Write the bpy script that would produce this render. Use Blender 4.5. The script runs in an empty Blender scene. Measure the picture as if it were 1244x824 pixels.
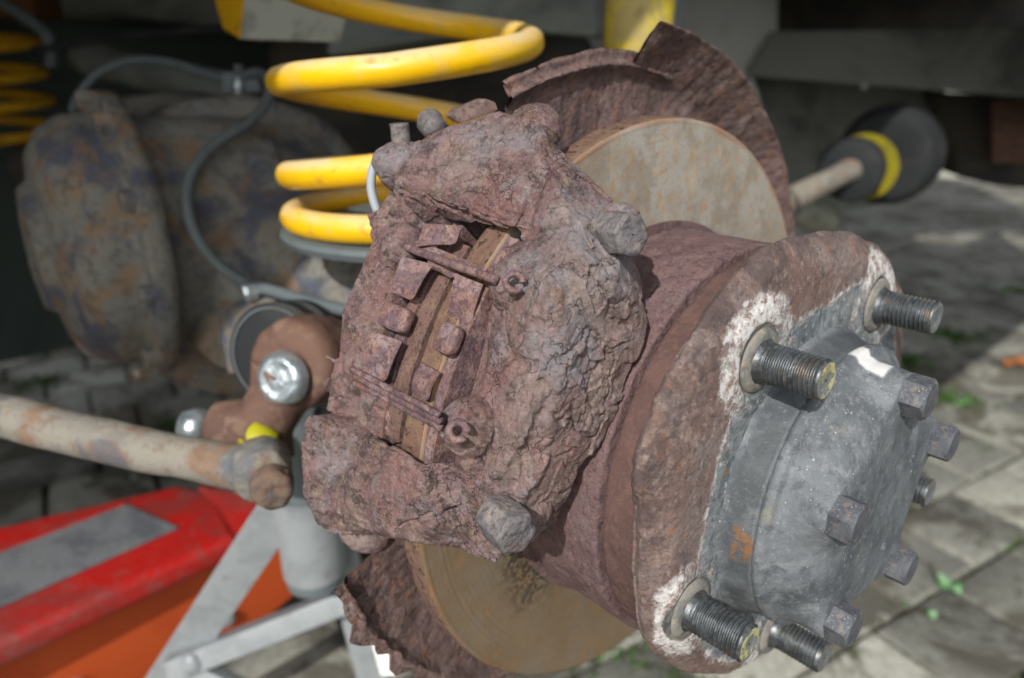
import bpy, bmesh, math, random
import numpy as np
from mathutils import Vector, Matrix

# ------------------------------------------------------------------ camera, sky, sun
SC = bpy.context.scene
COL = SC.collection
PITCH = math.radians(20.3)
CAM_H = 0.70
FPX, PW, PH = 880.0, 1244.0, 824.0
cd = bpy.data.cameras.new('camera')
cd.sensor_width = 36.0
cd.lens = FPX / PW * 36.0
cd.clip_start = 0.01
cd.clip_end = 400
cam = bpy.data.objects.new('camera', cd)
COL.objects.link(cam)
cam.location = (0, 0, CAM_H)
cam.rotation_euler = (math.radians(90) - PITCH, 0, 0)
SC.camera = cam
cd.dof.use_dof = True
cd.dof.focus_distance = 0.272
cd.dof.aperture_fstop = 5.8
cd.dof.aperture_blades = 7

SUN_TO = Vector((-0.28, -0.77, 0.60)).normalized()      # direction towards the sun
wd = bpy.data.worlds.new('World')
SC.world = wd
wd.use_nodes = True
wn = wd.node_tree
bg = wn.nodes['Background']
sky = wn.nodes.new('ShaderNodeTexSky')
sky.sky_type = 'NISHITA'
sky.sun_disc = False
sky.sun_elevation = math.asin(SUN_TO.z)
sky.sun_rotation = math.atan2(SUN_TO.x, SUN_TO.y)
sky.air_density = 1.0
sky.dust_density = 1.5
hsv = wn.nodes.new('ShaderNodeHueSaturation'); hsv.inputs['Saturation'].default_value = 0.28     # hazy white summer sky
wn.links.new(sky.outputs[0], hsv.inputs['Color']); wn.links.new(hsv.outputs[0], bg.inputs[0])
bg.inputs[1].default_value = 0.15
sl = bpy.data.lights.new('sun', 'SUN')
sl.energy = 3.6
sl.angle = math.radians(0.6)
sl.color = (1.0, 0.97, 0.93)
sun = bpy.data.objects.new('sun', sl)
COL.objects.link(sun)
sun.rotation_euler = SUN_TO.to_track_quat('Z', 'Y').to_euler()
SC.view_settings.view_transform = 'Standard'
SC.view_settings.look = 'None'
SC.view_settings.exposure = 0.2
SC.view_settings.gamma = 1.0

rng = np.random.RandomState(7)
random.seed(7)

# ------------------------------------------------------------------ coordinates
cp, sp = math.cos(PITCH), math.sin(PITCH)
def c2w(x, y, z):                      # camera frame (right, down, forward) -> world
    return np.array([x, -y * sp + z * cp, CAM_H - y * cp - z * sp])
def at(px, py, d):                     # a measured point of the place: picture point + distance
    return c2w((px - PW / 2) / FPX * d, (py - PH / 2) / FPX * d, d)
def on_z(px, py, zw):
    v = c2w((px - PW / 2) / FPX, (py - PH / 2) / FPX, 1.0) - np.array([0, 0, CAM_H])
    t = (zw - CAM_H) / v[2]
    return np.array([0, 0, CAM_H]) + v * t
AX = np.array([0.674, -0.7387, 0.0]); AX /= np.linalg.norm(AX)      # hub axis, outboard
CU = np.array([0.71652, 0.65424, -0.24201])
CU = CU - AX * (CU @ AX); CU /= np.linalg.norm(CU)
CV = np.cross(CU, AX) * 1.0
if CV[2] < 0: CV = -CV
HUB = np.array([0.12974, 0.28420, CAM_H - 0.16924])                 # centre of the stud face
FW = np.array([-AX[1], AX[0], 0.0])                                 # along the car, forward
def hp(s, r, th):                      # hub frame: s along the axis, r, th degrees
    th = np.radians(th)
    s, r, th = np.broadcast_arrays(np.asarray(s, float), np.asarray(r, float), th)
    return HUB + s[..., None] * AX + (r * np.cos(th))[..., None] * CU + (r * np.sin(th))[..., None] * CV
def at_s(px, py, s):                   # picture point on the plane at axial station s
    v = c2w((px - PW / 2) / FPX, (py - PH / 2) / FPX, 1.0) - np.array([0, 0, CAM_H])
    o = np.array([0, 0, CAM_H])
    t = ((HUB + s * AX - o) @ AX) / (v @ AX)
    return o + v * t
def polar(P):
    d = P - HUB
    return d @ AX, np.hypot(d @ CU, d @ CV), np.degrees(np.arctan2(d @ CV, d @ CU))

# ------------------------------------------------------------------ numpy noise
_perm = rng.permutation(256); _perm = np.concatenate([_perm, _perm, _perm])
_grad = rng.normal(size=(256, 3)); _grad /= np.linalg.norm(_grad, axis=1)[:, None]
def perlin(P):
    i = np.floor(P).astype(int); f = P - i; i &= 255
    w = f * f * f * (f * (f * 6 - 15) + 10)
    out = np.zeros(len(P))
    for dx in (0, 1):
        for dy in (0, 1):
            for dz in (0, 1):
                h = _perm[_perm[_perm[(i[:, 0] + dx) & 255] + ((i[:, 1] + dy) & 255)] + ((i[:, 2] + dz) & 255)]
                g = _grad[h & 255]
                d = f - np.array([dx, dy, dz])
                wx = w[:, 0] if dx else 1 - w[:, 0]
                wy = w[:, 1] if dy else 1 - w[:, 1]
                wz = w[:, 2] if dz else 1 - w[:, 2]
                out += wx * wy * wz * (g * d).sum(1)
    return out * 1.6
def fbm(P, o=4, rough=0.5):
    a, t = 1.0, 0
    for k in range(o):
        t = t + a * perlin(P + 17.3 * k); P = P * 2.03; a *= rough
    return t
_pj = rng.rand(256, 3); _pr = rng.rand(256)
def worley(P):
    i = np.floor(P).astype(int); f = P - i
    F1 = np.full(len(P), 9.0); F2 = F1.copy(); ID = np.zeros(len(P))
    for dx in (-1, 0, 1):
        for dy in (-1, 0, 1):
            for dz in (-1, 0, 1):
                c = (i + np.array([dx, dy, dz])) & 255
                h = _perm[_perm[_perm[c[:, 0]] + c[:, 1]] + c[:, 2]] & 255
                d = np.linalg.norm(np.array([dx, dy, dz]) + _pj[h] - f, axis=1)
                m = d < F1
                F2 = np.where(m, F1, np.minimum(F2, d)); ID = np.where(m, _pr[h], ID); F1 = np.where(m, d, F1)
    return F1, F2, ID
def sstep(a, b, x):
    t = np.clip((x - a) / (b - a), 0, 1); return t * t * (3 - 2 * t)

# ------------------------------------------------------------------ objects
def tag(o, label=None, cat=None, group=None, kind=None):
    if label: o['label'] = label
    if cat: o['category'] = cat
    if group: o['group'] = group
    if kind: o['kind'] = kind
    return o
def thing(name, loc, label, cat, group=None):
    o = bpy.data.objects.new(name, None)
    o.empty_display_size = 0.02
    o.location = Vector([float(c) for c in loc])
    COL.objects.link(o)
    return tag(o, label, cat, group)
def offs(p):
    t = np.zeros(3)
    while p is not None:
        t = t + np.array(p.location); p = p.parent
    return t
def mk(name, V, F, m, parent=None, smooth=True, attrs=None):
    V = np.asarray(V, float)
    off = offs(parent)
    me = bpy.data.meshes.new(name)
    me.from_pydata((V - off).tolist(), [], [tuple(int(i) for i in f) for f in F])
    if smooth:
        me.polygons.foreach_set('use_smooth', [True] * len(me.polygons))
    me.update()
    if attrs:
        for k, a in attrs.items():
            at_ = me.attributes.new(k, 'FLOAT', 'POINT'); at_.data.foreach_set('value', np.asarray(a, np.float32))
    if m: me.materials.append(m)
    o = bpy.data.objects.new(name, me)
    COL.objects.link(o)
    if parent is not None: o.parent = parent
    return o
def autosmooth(o, deg=35):
    me = o.data
    bm = bmesh.new(); bm.from_mesh(me)
    a = math.radians(deg)
    for e in bm.edges:
        if len(e.link_faces) == 2 and e.calc_face_angle(0) > a: e.smooth = False
    bm.to_mesh(me); bm.free()
    return o
def grid_faces(nu, nv, wrapu=True, wrapv=False):
    F = []
    for i in range(nu if wrapu else nu - 1):
        for j in range(nv if wrapv else nv - 1):
            a = i * nv + j; b = ((i + 1) % nu) * nv + j
            c = ((i + 1) % nu) * nv + (j + 1) % nv; d = i * nv + (j + 1) % nv
            F.append((a, b, c, d))
    return F
def resample(prof, step, closed=False):
    P = np.asarray(prof, float)
    if closed: P = np.vstack([P, P[:1]])
    L = np.concatenate([[0], np.cumsum(np.linalg.norm(np.diff(P, axis=0), axis=1))])
    ts = []
    for a, b in zip(L[:-1], L[1:]):
        n = max(1, int(round((b - a) / step)))
        ts += list(a + (b - a) * np.arange(n) / n)
    if not closed: ts.append(L[-1])
    return np.stack([np.interp(ts, L, P[:, k]) for k in range(P.shape[1])], 1)
def lathe(name, prof, nu, m, parent=None, step=None, disp=None, closed=False, centre=None, axis=None, e1=None, e2=None,
          th0=0, th1=360, rmod=None, smooth=True, attrs=None, auto=None):
    """profile (s, r) turned about an axis; disp(P, N, s, r, th) -> offset along N"""
    pr = resample(prof, step, closed) if step else np.asarray(prof, float)
    axis = AX if axis is None else axis; e1 = CU if e1 is None else e1; e2 = CV if e2 is None else e2
    centre = HUB if centre is None else centre
    full = abs(th1 - th0 - 360) < 1e-6
    th = np.radians(np.linspace(th0, th1, nu, endpoint=not full))
    T, S = np.meshgrid(th, pr[:, 0], indexing='ij'); _, R = np.meshgrid(th, pr[:, 1], indexing='ij')
    if rmod is not None: S, R = rmod(S, R, np.degrees(T))
    P = centre + S[..., None] * axis + (R * np.cos(T))[..., None] * e1 + (R * np.sin(T))[..., None] * e2
    if disp is not None:
        dt = np.roll(P, -1, 0) - np.roll(P, 1, 0) if full else np.gradient(P, axis=0)
        dp = (np.roll(P, -1, 1) - np.roll(P, 1, 1)) if closed else np.gradient(P, axis=1)
        N = np.cross(dt, dp); N /= np.linalg.norm(N, axis=2)[..., None] + 1e-12
        rad = (np.cos(T))[..., None] * e1 + (np.sin(T))[..., None] * e2
        if (N * (P - centre)).sum() < 0: N = -N
        sh = P.shape
        d = disp(P.reshape(-1, 3), S.ravel(), R.ravel(), np.degrees(T).ravel())
        P = P + (d.reshape(sh[:2]))[..., None] * N
    F = grid_faces(nu, len(pr), full, closed)
    at_ = None
    if attrs: at_ = {k: fn(P.reshape(-1, 3), S.ravel(), R.ravel(), np.degrees(T).ravel()) for k, fn in attrs.items()}
    o = mk(name, P.reshape(-1, 3), F, m, parent, smooth, at_)
    if auto: autosmooth(o, auto)
    return o
def spline(pts, n=12):
    P = np.asarray(pts, float); P = np.vstack([2 * P[0] - P[1], P, 2 * P[-1] - P[-2]])
    out = []
    for i in range(1, len(P) - 2):
        for t in np.arange(n) / n:
            a, b, c, d = P[i - 1:i + 3]
            out.append(0.5 * (2 * b + (c - a) * t + (2 * a - 5 * b + 4 * c - d) * t * t + (3 * b - a - 3 * c + d) * t ** 3))
    out.append(P[-2]); return np.array(out)
def tube(name, pts, rad, m, parent=None, seg=14, disp=None, sq=None):
    P = np.asarray(pts, float); n = len(P)
    R = np.broadcast_to(np.asarray(rad, float), (n,))
    T = np.gradient(P, axis=0); T /= np.linalg.norm(T, axis=1)[:, None]
    up = np.array([0, 0, 1.0]) if abs(T[0][2]) < 0.9 else np.array([1.0, 0, 0])
    A = np.cross(T[0], up); A /= np.linalg.norm(A)
    rings = []
    for i in range(n):
        A = A - T[i] * (A @ T[i]); A /= np.linalg.norm(A); B = np.cross(T[i], A)
        ph = np.arange(seg) * 2 * np.pi / seg
        rings.append(P[i] + R[i] * (np.cos(ph)[:, None] * A + np.sin(ph)[:, None] * B * (sq or 1)))
    V = np.array(rings).reshape(-1, 3)
    if disp is not None:
        C = np.repeat(P, seg, axis=0); N = V - C; N /= np.linalg.norm(N, axis=1)[:, None] + 1e-9
        V = V + disp(V)[:, None] * N
    F = []
    for i in range(n - 1):
        for j in range(seg):
            F.append((i * seg + j, i * seg + (j + 1) % seg, (i + 1) * seg + (j + 1) % seg, (i + 1) * seg + j))
    F.append(tuple(range(seg))[::-1]); F.append(tuple((n - 1) * seg + j for j in range(seg)))
    return mk(name, V, F, m, parent)
def prism(name, poly, ext, m, parent=None, bevel=0.0, disp=None, cuts=0):
    """polygon of 3-D points thickened by the vector ext"""
    P = [np.asarray(p, float) for p in poly]; n = len(P)
    V = P + [p + ext for p in P]
    F = [tuple(range(n))[::-1], tuple(range(n, 2 * n))] + [(i, (i + 1) % n, n + (i + 1) % n, n + i) for i in range(n)]
    bm = bmesh.new()
    vs = [bm.verts.new(v) for v in V]
    for f in F: bm.faces.new([vs[i] for i in f])
    bmesh.ops.recalc_face_normals(bm, faces=bm.faces)
    if bevel > 0:
        bmesh.ops.bevel(bm, geom=list(bm.edges), offset=bevel, segments=3, affect='EDGES', profile=0.6)
    if cuts:
        bmesh.ops.triangulate(bm, faces=[f for f in bm.faces if len(f.verts) > 4])
        bmesh.ops.subdivide_edges(bm, edges=list(bm.edges), cuts=cuts, use_grid_fill=True)
    V = np.array([v.co[:] for v in bm.verts])
    if disp is not None:
        bm.normal_update()
        N = np.array([v.normal[:] for v in bm.verts]); V = V + disp(V)[:, None] * N
    bm.verts.index_update()
    F = [[v.index for v in f.verts] for f in bm.faces]
    bm.free()
    return autosmooth(mk(name, V, F, m, parent), 50)
def box(name, c, ex, ey, ez, m, parent=None, bevel=0.0, **k):
    c, ex, ey, ez = (np.asarray(q, float) for q in (c, ex, ey, ez))
    return prism(name, [c - ex / 2 - ey / 2 - ez / 2, c + ex / 2 - ey / 2 - ez / 2, c + ex / 2 + ey / 2 - ez / 2, c - ex / 2 + ey / 2 - ez / 2], ez, m, parent, bevel, **k)

# ------------------------------------------------------------------ materials
class NT:
    def __init__(s, name):
        s.m = bpy.data.materials.new(name); s.m.use_nodes = True
        s.t = s.m.node_tree; s.b = s.t.nodes['Principled BSDF']
        s.tc = s.t.nodes.new('ShaderNodeTexCoord').outputs['Object']; s.k = 0
    def new(s, ty, **kw):
        n = s.t.nodes.new(ty)
        for a, b in kw.items(): setattr(n, a, b)
        return n
    def lk(s, a, b): s.t.links.new(a, b)
    def co(s, sc=(1, 1, 1), warp=0.0, wscale=30):
        s.k += 1
        mp = s.new('ShaderNodeMapping'); mp.inputs['Location'].default_value = (s.k * 3.17, s.k * 1.91, s.k * 7.3)
        mp.inputs['Scale'].default_value = sc
        s.lk(s.tc, mp.inputs[0]); out = mp.outputs[0]
        if warp:
            nz = s.new('ShaderNodeTexNoise'); nz.inputs['Scale'].default_value = wscale; nz.inputs['Detail'].default_value = 3
            s.lk(out, nz.inputs['Vector'])
            ma = s.new('ShaderNodeVectorMath', operation='MULTIPLY_ADD'); ma.inputs[1].default_value = (warp,) * 3
            s.lk(nz.outputs['Color'], ma.inputs[0]); s.lk(out, ma.inputs[2]); out = ma.outputs[0]
        return out
    def noise(s, scale, detail=5, rough=0.6, dist=0, sc=(1, 1, 1)):
        n = s.new('ShaderNodeTexNoise'); n.inputs['Scale'].default_value = scale; n.inputs['Detail'].default_value = detail
        n.inputs['Roughness'].default_value = rough; n.inputs['Distortion'].default_value = dist
        s.lk(s.co(sc), n.inputs['Vector']); return n.outputs['Fac']
    def cracks(s, scale, width=0.04, warp=0.01, wscale=60, sc=(1, 1, 1)):      # 1 on plates, 0 in cracks
        v = s.new('ShaderNodeTexVoronoi', feature='DISTANCE_TO_EDGE'); v.inputs['Scale'].default_value = scale
        s.lk(s.co(sc, warp, wscale), v.inputs['Vector'])
        return s.rng(v.outputs['Distance'], 0, width, 0, 1)
    def cells(s, scale, warp=0.006, wscale=60):
        v = s.new('ShaderNodeTexVoronoi'); v.inputs['Scale'].default_value = scale
        s.lk(s.co((1, 1, 1), warp, wscale), v.inputs['Vector'])
        sx = s.new('ShaderNodeSeparateXYZ'); s.lk(v.outputs['Color'], sx.inputs[0]); return sx.outputs[0]
    def rng(s, x, a, b, c=0.0, d=1.0):
        r = s.new('ShaderNodeMapRange', interpolation_type='SMOOTHSTEP')
        for i, q in enumerate((a, b, c, d)): r.inputs[i + 1].default_value = q
        s.lk(x, r.inputs[0]); return r.outputs[0]
    def math(s, op, a, b):
        n = s.new('ShaderNodeMath', operation=op)
        for i, q in enumerate((a, b)):
            if isinstance(q, (int, float)): n.inputs[i].default_value = q
            else: s.lk(q, n.inputs[i])
        return n.outputs[0]
    def attr(s, name): 
        a = s.new('ShaderNodeAttribute'); a.attribute_name = name; return a.outputs['Fac']
    def mix(s, f, a, b, mode='MIX'):
        n = s.new('ShaderNodeMix', data_type='RGBA', blend_type=mode)
        if isinstance(f, (int, float)): n.inputs[0].default_value = f
        else: s.lk(f, n.inputs[0])
        for q, i in ((a, 6), (b, 7)):
            if isinstance(q, tuple): n.inputs[i].default_value = (*q[:3], 1)
            else: s.lk(q, n.inputs[i])
        return n.outputs[2]
    def finish(s, col, rough=0.8, height=None, metal=0.0, spec=0.3, bump=1.0):
        b = s.b
        if isinstance(col, tuple): b.inputs['Base Color'].default_value = (*col, 1)
        else: s.lk(col, b.inputs['Base Color'])
        if isinstance(rough, (int, float)): b.inputs['Roughness'].default_value = rough
        else: s.lk(rough, b.inputs['Roughness'])
        if isinstance(metal, (int, float)): b.inputs['Metallic'].default_value = metal
        else: s.lk(metal, b.inputs['Metallic'])
        b.inputs['Specular IOR Level'].default_value = spec
        if height is not None:
            bp = s.new('ShaderNodeBump'); bp.inputs['Strength'].default_value = bump; bp.inputs['Distance'].default_value = 1.0
            s.lk(height, bp.inputs['Height']); s.lk(bp.outputs[0], b.inputs['Normal'])
        return s.m
    def hsum(s, *terms):
        t = None
        for x, a in terms:
            q = s.math('MULTIPLY', x, a); t = q if t is None else s.math('ADD', t, q)
        return t
def srgb(r, g, b):
    f = lambda c: (c / 255 / 12.92) if c / 255 < 0.04045 else ((c / 255 + 0.055) / 1.055) ** 2.4
    return (f(r), f(g), f(b))
def rusty(name, base, layers, rough=0.85, speck=None, hs=(), crack=None, metal=0.0, spec=0.25, sheen=None):
    """base colour, layers of (noise scale, lo, hi, colour[, amount]); hs = ((scale, height),...)"""
    n = NT(name); c = base
    for L in layers:
        f = n.rng(n.noise(L[0], 6, 0.62, 0.4), L[1], L[2], 0, L[4] if len(L) > 4 else 1.0)
        c = n.mix(f, c, L[3])
    if speck:
        f = n.rng(n.noise(speck[0], 3, 0.7), speck[1], speck[2], 0, speck[4] if len(speck) > 4 else 1); c = n.mix(f, c, speck[3])
    H = [(n.noise(a, 5, 0.6), b) for a, b in hs]
    if crack:
        ck = n.cracks(*crack[:4]); c = n.mix(n.rng(ck, 0, 0.7, crack[5], 0), c, crack[6]); H.append((ck, crack[4]))
    return n.finish(c, rough, n.hsum(*H) if H else None, metal, spec)

# caliper: mauve-red scale rust with grey, tan and dark patches
def caliper_mat():
    def srgb(r, g, b, k=.86):
        c = globals()['srgb'](r, g, b); g_ = sum(c) / 3
        return tuple((x * .88 + g_ * .12) * k for x in c)
    n = NT('caliper_scale_rust')
    c = n.mix(n.rng(n.noise(30, 6, 0.7, 0.3), 0.40, 0.60), srgb(119, 89, 88), srgb(142, 111, 109))
    c = n.mix(n.rng(n.noise(70, 7, 0.78, 0.2), 0.49, 0.59, 0, 0.75), c, srgb(140, 130, 134))        # grey bloom
    c = n.mix(n.rng(n.noise(85, 7, 0.78, 0.3), 0.51, 0.60, 0, 0.7), c, srgb(156, 130, 114))        # tan scale
    c = n.mix(n.rng(n.noise(130, 7, 0.8, 0.2), 0.49, 0.57, 0, 0.85), c, srgb(72, 60, 57))          # old dark scale
    c = n.mix(n.rng(n.noise(55, 6, 0.75, 0.5), 0.55, 0.63, 0, 0.6), c, srgb(122, 90, 62))
    c = n.mix(n.rng(n.noise(24, 5, 0.7, 0.5), 0.52, 0.60, 0, 0.6), c, srgb(148, 104, 100))
    c = n.mix(n.math('MULTIPLY', n.attr('red'), n.rng(n.noise(70, 6, .75), 0.40, 0.60, 0, .7)), c, srgb(134, 88, 82))
    c = n.mix(n.math('MULTIPLY', n.attr('tan'), n.rng(n.noise(140, 7, .8), 0.38, 0.52, 0, .85)), c, srgb(170, 149, 139))
    c = n.mix(n.math('MULTIPLY', n.attr('grey'), n.rng(n.noise(140, 7, .8), 0.40, 0.54, 0, .85)), c, srgb(146, 141, 145))
    c = n.mix(n.math('MULTIPLY', n.attr('ochre'), n.rng(n.noise(200, 6, .8), 0.46, 0.56, 0, .8)), c, srgb(140, 102, 58))
    ck = n.cracks(62, 0.016, 0.020, 90)
    ckm = n.math('MAXIMUM', ck, n.rng(n.noise(38, 3), 0.46, 0.56, 1, 0))
    fine = n.noise(900, 5, 0.8); mid = n.noise(300, 8, 0.85, 0.2)
    c = n.mix(n.rng(ckm, 0, 0.8, 0.7, 0), c, srgb(46, 36, 35))
    c = n.mix(n.rng(mid, 0.52, 0.62, 0, 0.55), c, srgb(170, 148, 140))
    c = n.mix(n.rng(mid, 0.36, 0.47, 0.75, 0), c, srgb(62, 48, 46))
    c = n.mix(n.rng(fine, 0.56, 0.64, 0, 0.5), c, srgb(186, 170, 164))
    c = n.mix(n.rng(fine, 0.36, 0.44, 0.6, 0), c, srgb(66, 52, 50))
    sh = n.rng(n.noise(70, 4, 0.6), 0.5, 0.66, 0.85, 0.5)
    h = n.hsum((ckm, 0.0005), (mid, 0.0011), (fine, 0.0004), (n.attr('chip'), 0.0003))
    return n.finish(c, sh, h, 0.0, 0.35)
M_CAL = caliper_mat()
M_PURPLE = rusty('thin_sheet_rust', srgb(112, 86, 84), [(60, .4, .6, srgb(98, 80, 86)), (90, .5, .62, srgb(126, 94, 82), .7), (140, .52, .62, srgb(144, 126, 126), .6), (330, .52, .60, srgb(70, 54, 54), .6), (260, .52, .60, srgb(146, 116, 106), .5)], 0.65, (800, .56, .62, srgb(60, 45, 42), .7), ((300, .0006), (900, .0004)), spec=0.35)
M_PAD = rusty('pad_brown', srgb(104, 83, 76), [(50, .4, .6, srgb(112, 86, 80)), (90, .5, .62, srgb(124, 103, 84), .6), (300, .52, .6, srgb(78, 62, 56), .6)], 0.85, (500, .56, .64, srgb(60, 46, 40), .7), ((350, .0008), (900, .0004)))
M_RIM = rusty('disc_rim_rust', srgb(112, 88, 74), [(60, .42, .6, srgb(110, 84, 74)), (140, .5, .62, srgb(126, 104, 82), .6), (350, .52, .62, srgb(96, 72, 62), .6)], 0.9, (240, .57, .63, srgb(60, 44, 38), .85), ((420, .0009), (150, .0006)))
def disc_mat():
    n = NT('disc_face')
    ang = n.rng(n.noise(22, 5, .6, .5), .38, .64)
    c = n.mix(ang, srgb(146, 139, 126), srgb(162, 158, 149))
    c = n.mix(n.rng(n.noise(130, 7, .8), .50, .62, 0, .7), c, srgb(160, 128, 88))
    c = n.mix(n.rng(n.noise(240, 5, .8), .57, .63, 0, .8), c, srgb(172, 128, 76))
    c = n.mix(n.rng(n.noise(500, 5, .75), .55, .66, 0, .45), c, srgb(112, 104, 94))
    c = n.mix(n.rng(n.noise(60, 6, .7, .5), .54, .70, 0, .55), c, srgb(182, 168, 140))
    c = n.mix(n.math('MULTIPLY', n.attr('edge'), 0.85), c, srgb(150, 108, 76))
    c = n.mix(n.math('MULTIPLY', n.attr('low'), 0.80), c, srgb(110, 90, 64))  # dimmer light on the lower disc put into its colour
    c = n.mix(n.math('MULTIPLY', n.attr('low'), n.rng(n.noise(120, 7, .8), .52, .66, 0, .6)), c, srgb(144, 106, 62))
    c = n.mix(n.math('MULTIPLY', n.attr('dirt'), n.rng(n.noise(380, 4, .7), .42, .55)), c, srgb(62, 54, 46))
    gr = n.attr('groove')
    c = n.mix(n.math('MULTIPLY', gr, .08), c, srgb(100, 90, 78))
    c = n.mix(n.rng(n.noise(40, 7, .75), .48, .60, 0, .5), c, srgb(124, 112, 96))
    return n.finish(c, n.rng(n.noise(90, 3), .3, .7, .5, .75), n.hsum((gr, -.0001), (n.noise(500, 4, .7), .0002)), 0.08, 0.4)
M_DISC = disc_mat()
M_NECK = rusty('neck_rust_shadow', srgb(96, 74, 70), [(28, .4, .62, srgb(88, 68, 64)), (90, .50, .64, srgb(108, 84, 78), .6), (500, .52, .62, srgb(116, 88, 76), .5)], 0.9, None, ((400, .0005), (1000, .0004)))  # darker, browner rust: the flange's shadow put into the colour
M_BARREL = rusty('hub_barrel_rust', srgb(108, 87, 86), [(28, .4, .62, srgb(96, 76, 75)), (90, .50, .64, srgb(126, 101, 98), .6), (45, .54, .64, srgb(112, 96, 97), .6), (800, .52, .62, srgb(136, 112, 110), .5)], 0.88, (340, .54, .62, srgb(70, 53, 56), .55), ((400, .0007), (1000, .0005)))
def flange_mat():
    n = NT('flange_rust_and_corrosion')
    c = n.mix(n.rng(n.noise(30, 5, .6, .6), .4, .62), srgb(120, 98, 91), srgb(146, 124, 114))
    c = n.mix(n.rng(n.noise(42, 6, .72, .4), .50, .60, 0, .6), c, srgb(138, 127, 124))
    c = n.mix(n.rng(n.noise(90, 6, .75, .4), .52, .62, 0, .75), c, srgb(92, 81, 82))
    c = n.mix(n.rng(n.noise(200, 5, .7), .56, .68, 0, .6), c, srgb(166, 144, 130))
    c = n.mix(n.rng(n.noise(480, 6, .82), .50, .60, 0, .6), c, srgb(84, 69, 66))
    c = n.mix(n.rng(n.noise(300, 6, .8), .54, .62, 0, .6), c, srgb(170, 152, 142))
    c = n.mix(n.rng(n.noise(60, 5, .7), .60, .70, 0, .7), c, srgb(150, 106, 76))
    c = n.mix(n.math('MULTIPLY', n.attr('rimdark'), n.rng(n.noise(75, 5, .7, .6), .4, .56, 0, .8)), c, srgb(92, 78, 76))
    g = n.mix(n.rng(n.noise(110, 6, .75, .5), .4, .6), srgb(96, 104, 108), srgb(140, 145, 147))
    g = n.mix(n.rng(n.noise(240, 6, .75), .56, .66, 0, .8), g, srgb(196, 198, 198))
    g = n.mix(n.rng(n.noise(70, 4, .7), .62, .7, 0, .8), g, srgb(160, 122, 80))
    g = n.mix(n.rng(n.noise(160, 4, .7), .60, .7, 0, .8), g, srgb(62, 66, 68))
    mg = n.rng(n.math('ADD', n.attr('grey'), n.math('MULTIPLY', n.math('SUBTRACT', n.noise(80, 6, .75), .5), 2.4)), .30, .74)
    c = n.mix(mg, c, g)
    w = n.mix(n.rng(n.noise(260, 6, .85), .38, .56), srgb(142, 118, 106), srgb(224, 221, 218))
    mw = n.rng(n.math('ADD', n.attr('white'), n.math('MULTIPLY', n.math('SUBTRACT', n.noise(120, 6, .8, .5), .5), 2.6)), .34, .92)
    c = n.mix(mw, c, w)
    seat = n.mix(n.rng(n.noise(160, 5, .7), .4, .6), srgb(92, 98, 98), srgb(140, 138, 128))
    c = n.mix(n.rng(n.attr('seat'), .4, .6), c, seat)
    h = n.hsum((n.noise(140, 5, .7), .0009), (n.noise(420, 7, .82), .0013), (mw, .0006), (mg, .0003))
    return n.finish(c, .85, h, 0.0, 0.3)
M_FLANGE = flange_mat()
def cap_mat():
    n = NT('cap_grey_steel')
    c = n.mix(n.rng(n.noise(35, 5, .6, .7), .36, .64), srgb(88, 93, 97), srgb(116, 121, 125))
    c = n.mix(n.rng(n.noise(70, 6, .7, .5), .52, .68, 0, .7), c, srgb(140, 144, 146))
    c = n.mix(n.rng(n.noise(110, 7, .8, .3), .52, .62, 0, .6), c, srgb(72, 76, 82))
    c = n.mix(n.rng(n.noise(320, 7, .82), .52, .62, 0, .45), c, srgb(148, 150, 150))
    c = n.mix(n.rng(n.noise(50, 5, .7), .60, .74, 0, .7), c, srgb(138, 134, 112))
    c = n.mix(n.rng(n.noise(700, 3, .7), .66, .72, 0, .9), c, srgb(216, 218, 216))
    c = n.mix(n.math('MULTIPLY', n.attr('band'), n.rng(n.noise(40, 5, .6), .3, .6, .35, .8)), c, srgb(72, 76, 78))
    c = n.mix(n.math('MULTIPLY', n.attr('orange'), n.rng(n.noise(150, 6, .8), .46, .58)), c, srgb(138, 96, 56))
    c = n.mix(n.attr('whitep'), c, srgb(225, 225, 222))
    h = n.hsum((n.noise(120, 4, .6), .0005), (n.noise(900, 5, .8), .00025), (n.noise(350, 7, .8), .0006))
    return n.finish(c, n.rng(n.noise(60, 4), .3, .7, .52, .72), h, 0.2, 0.4)
M_CAP = cap_mat()
M_BOLT = rusty('bolt_grey', srgb(98, 101, 106), [(120, .42, .6, srgb(80, 83, 90)), (260, .52, .62, srgb(122, 114, 106), .8)], 0.55, (900, .6, .7, srgb(165, 165, 165), .7), ((600, .0003),), metal=.3, spec=.5)
M_COLLAR = rusty('stud_collar', srgb(128, 124, 116), [(120, .45, .6, srgb(96, 98, 96), .8), (200, .55, .68, srgb(156, 140, 118), .7)], .8, None, ((500, .0004),))
M_STUD = rusty('stud_steel', srgb(92, 97, 100), [(160, .42, .60, srgb(66, 69, 70), .85), (300, .54, .66, srgb(132, 136, 136), .5), (90, .54, .64, srgb(104, 92, 80), .6)], 0.42, None, ((900, .00012),), metal=.6, spec=.5)
M_MARK = rusty('stud_end_yellow_mark', srgb(120, 124, 120), [(160, .50, .56, srgb(196, 190, 130), .8)], 0.55, None, ((400, .0003),), metal=.2)
M_STUD_END = rusty('stud_end', srgb(120, 124, 126), [(500, .56, .64, srgb(190, 180, 120), .5)], 0.5, None, ((400, .0003),), metal=.4)
M_CRUST = rusty('crusty_bolt', srgb(108, 104, 104), [(90, .42, .6, srgb(94, 90, 93)), (140, .52, .64, srgb(136, 126, 118), .7), (60, .54, .64, srgb(112, 88, 80), .6)], 0.6, (500, .52, .62, srgb(74, 68, 67), .6), ((300, .0010), (900, .0004)), spec=.5)
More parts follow.
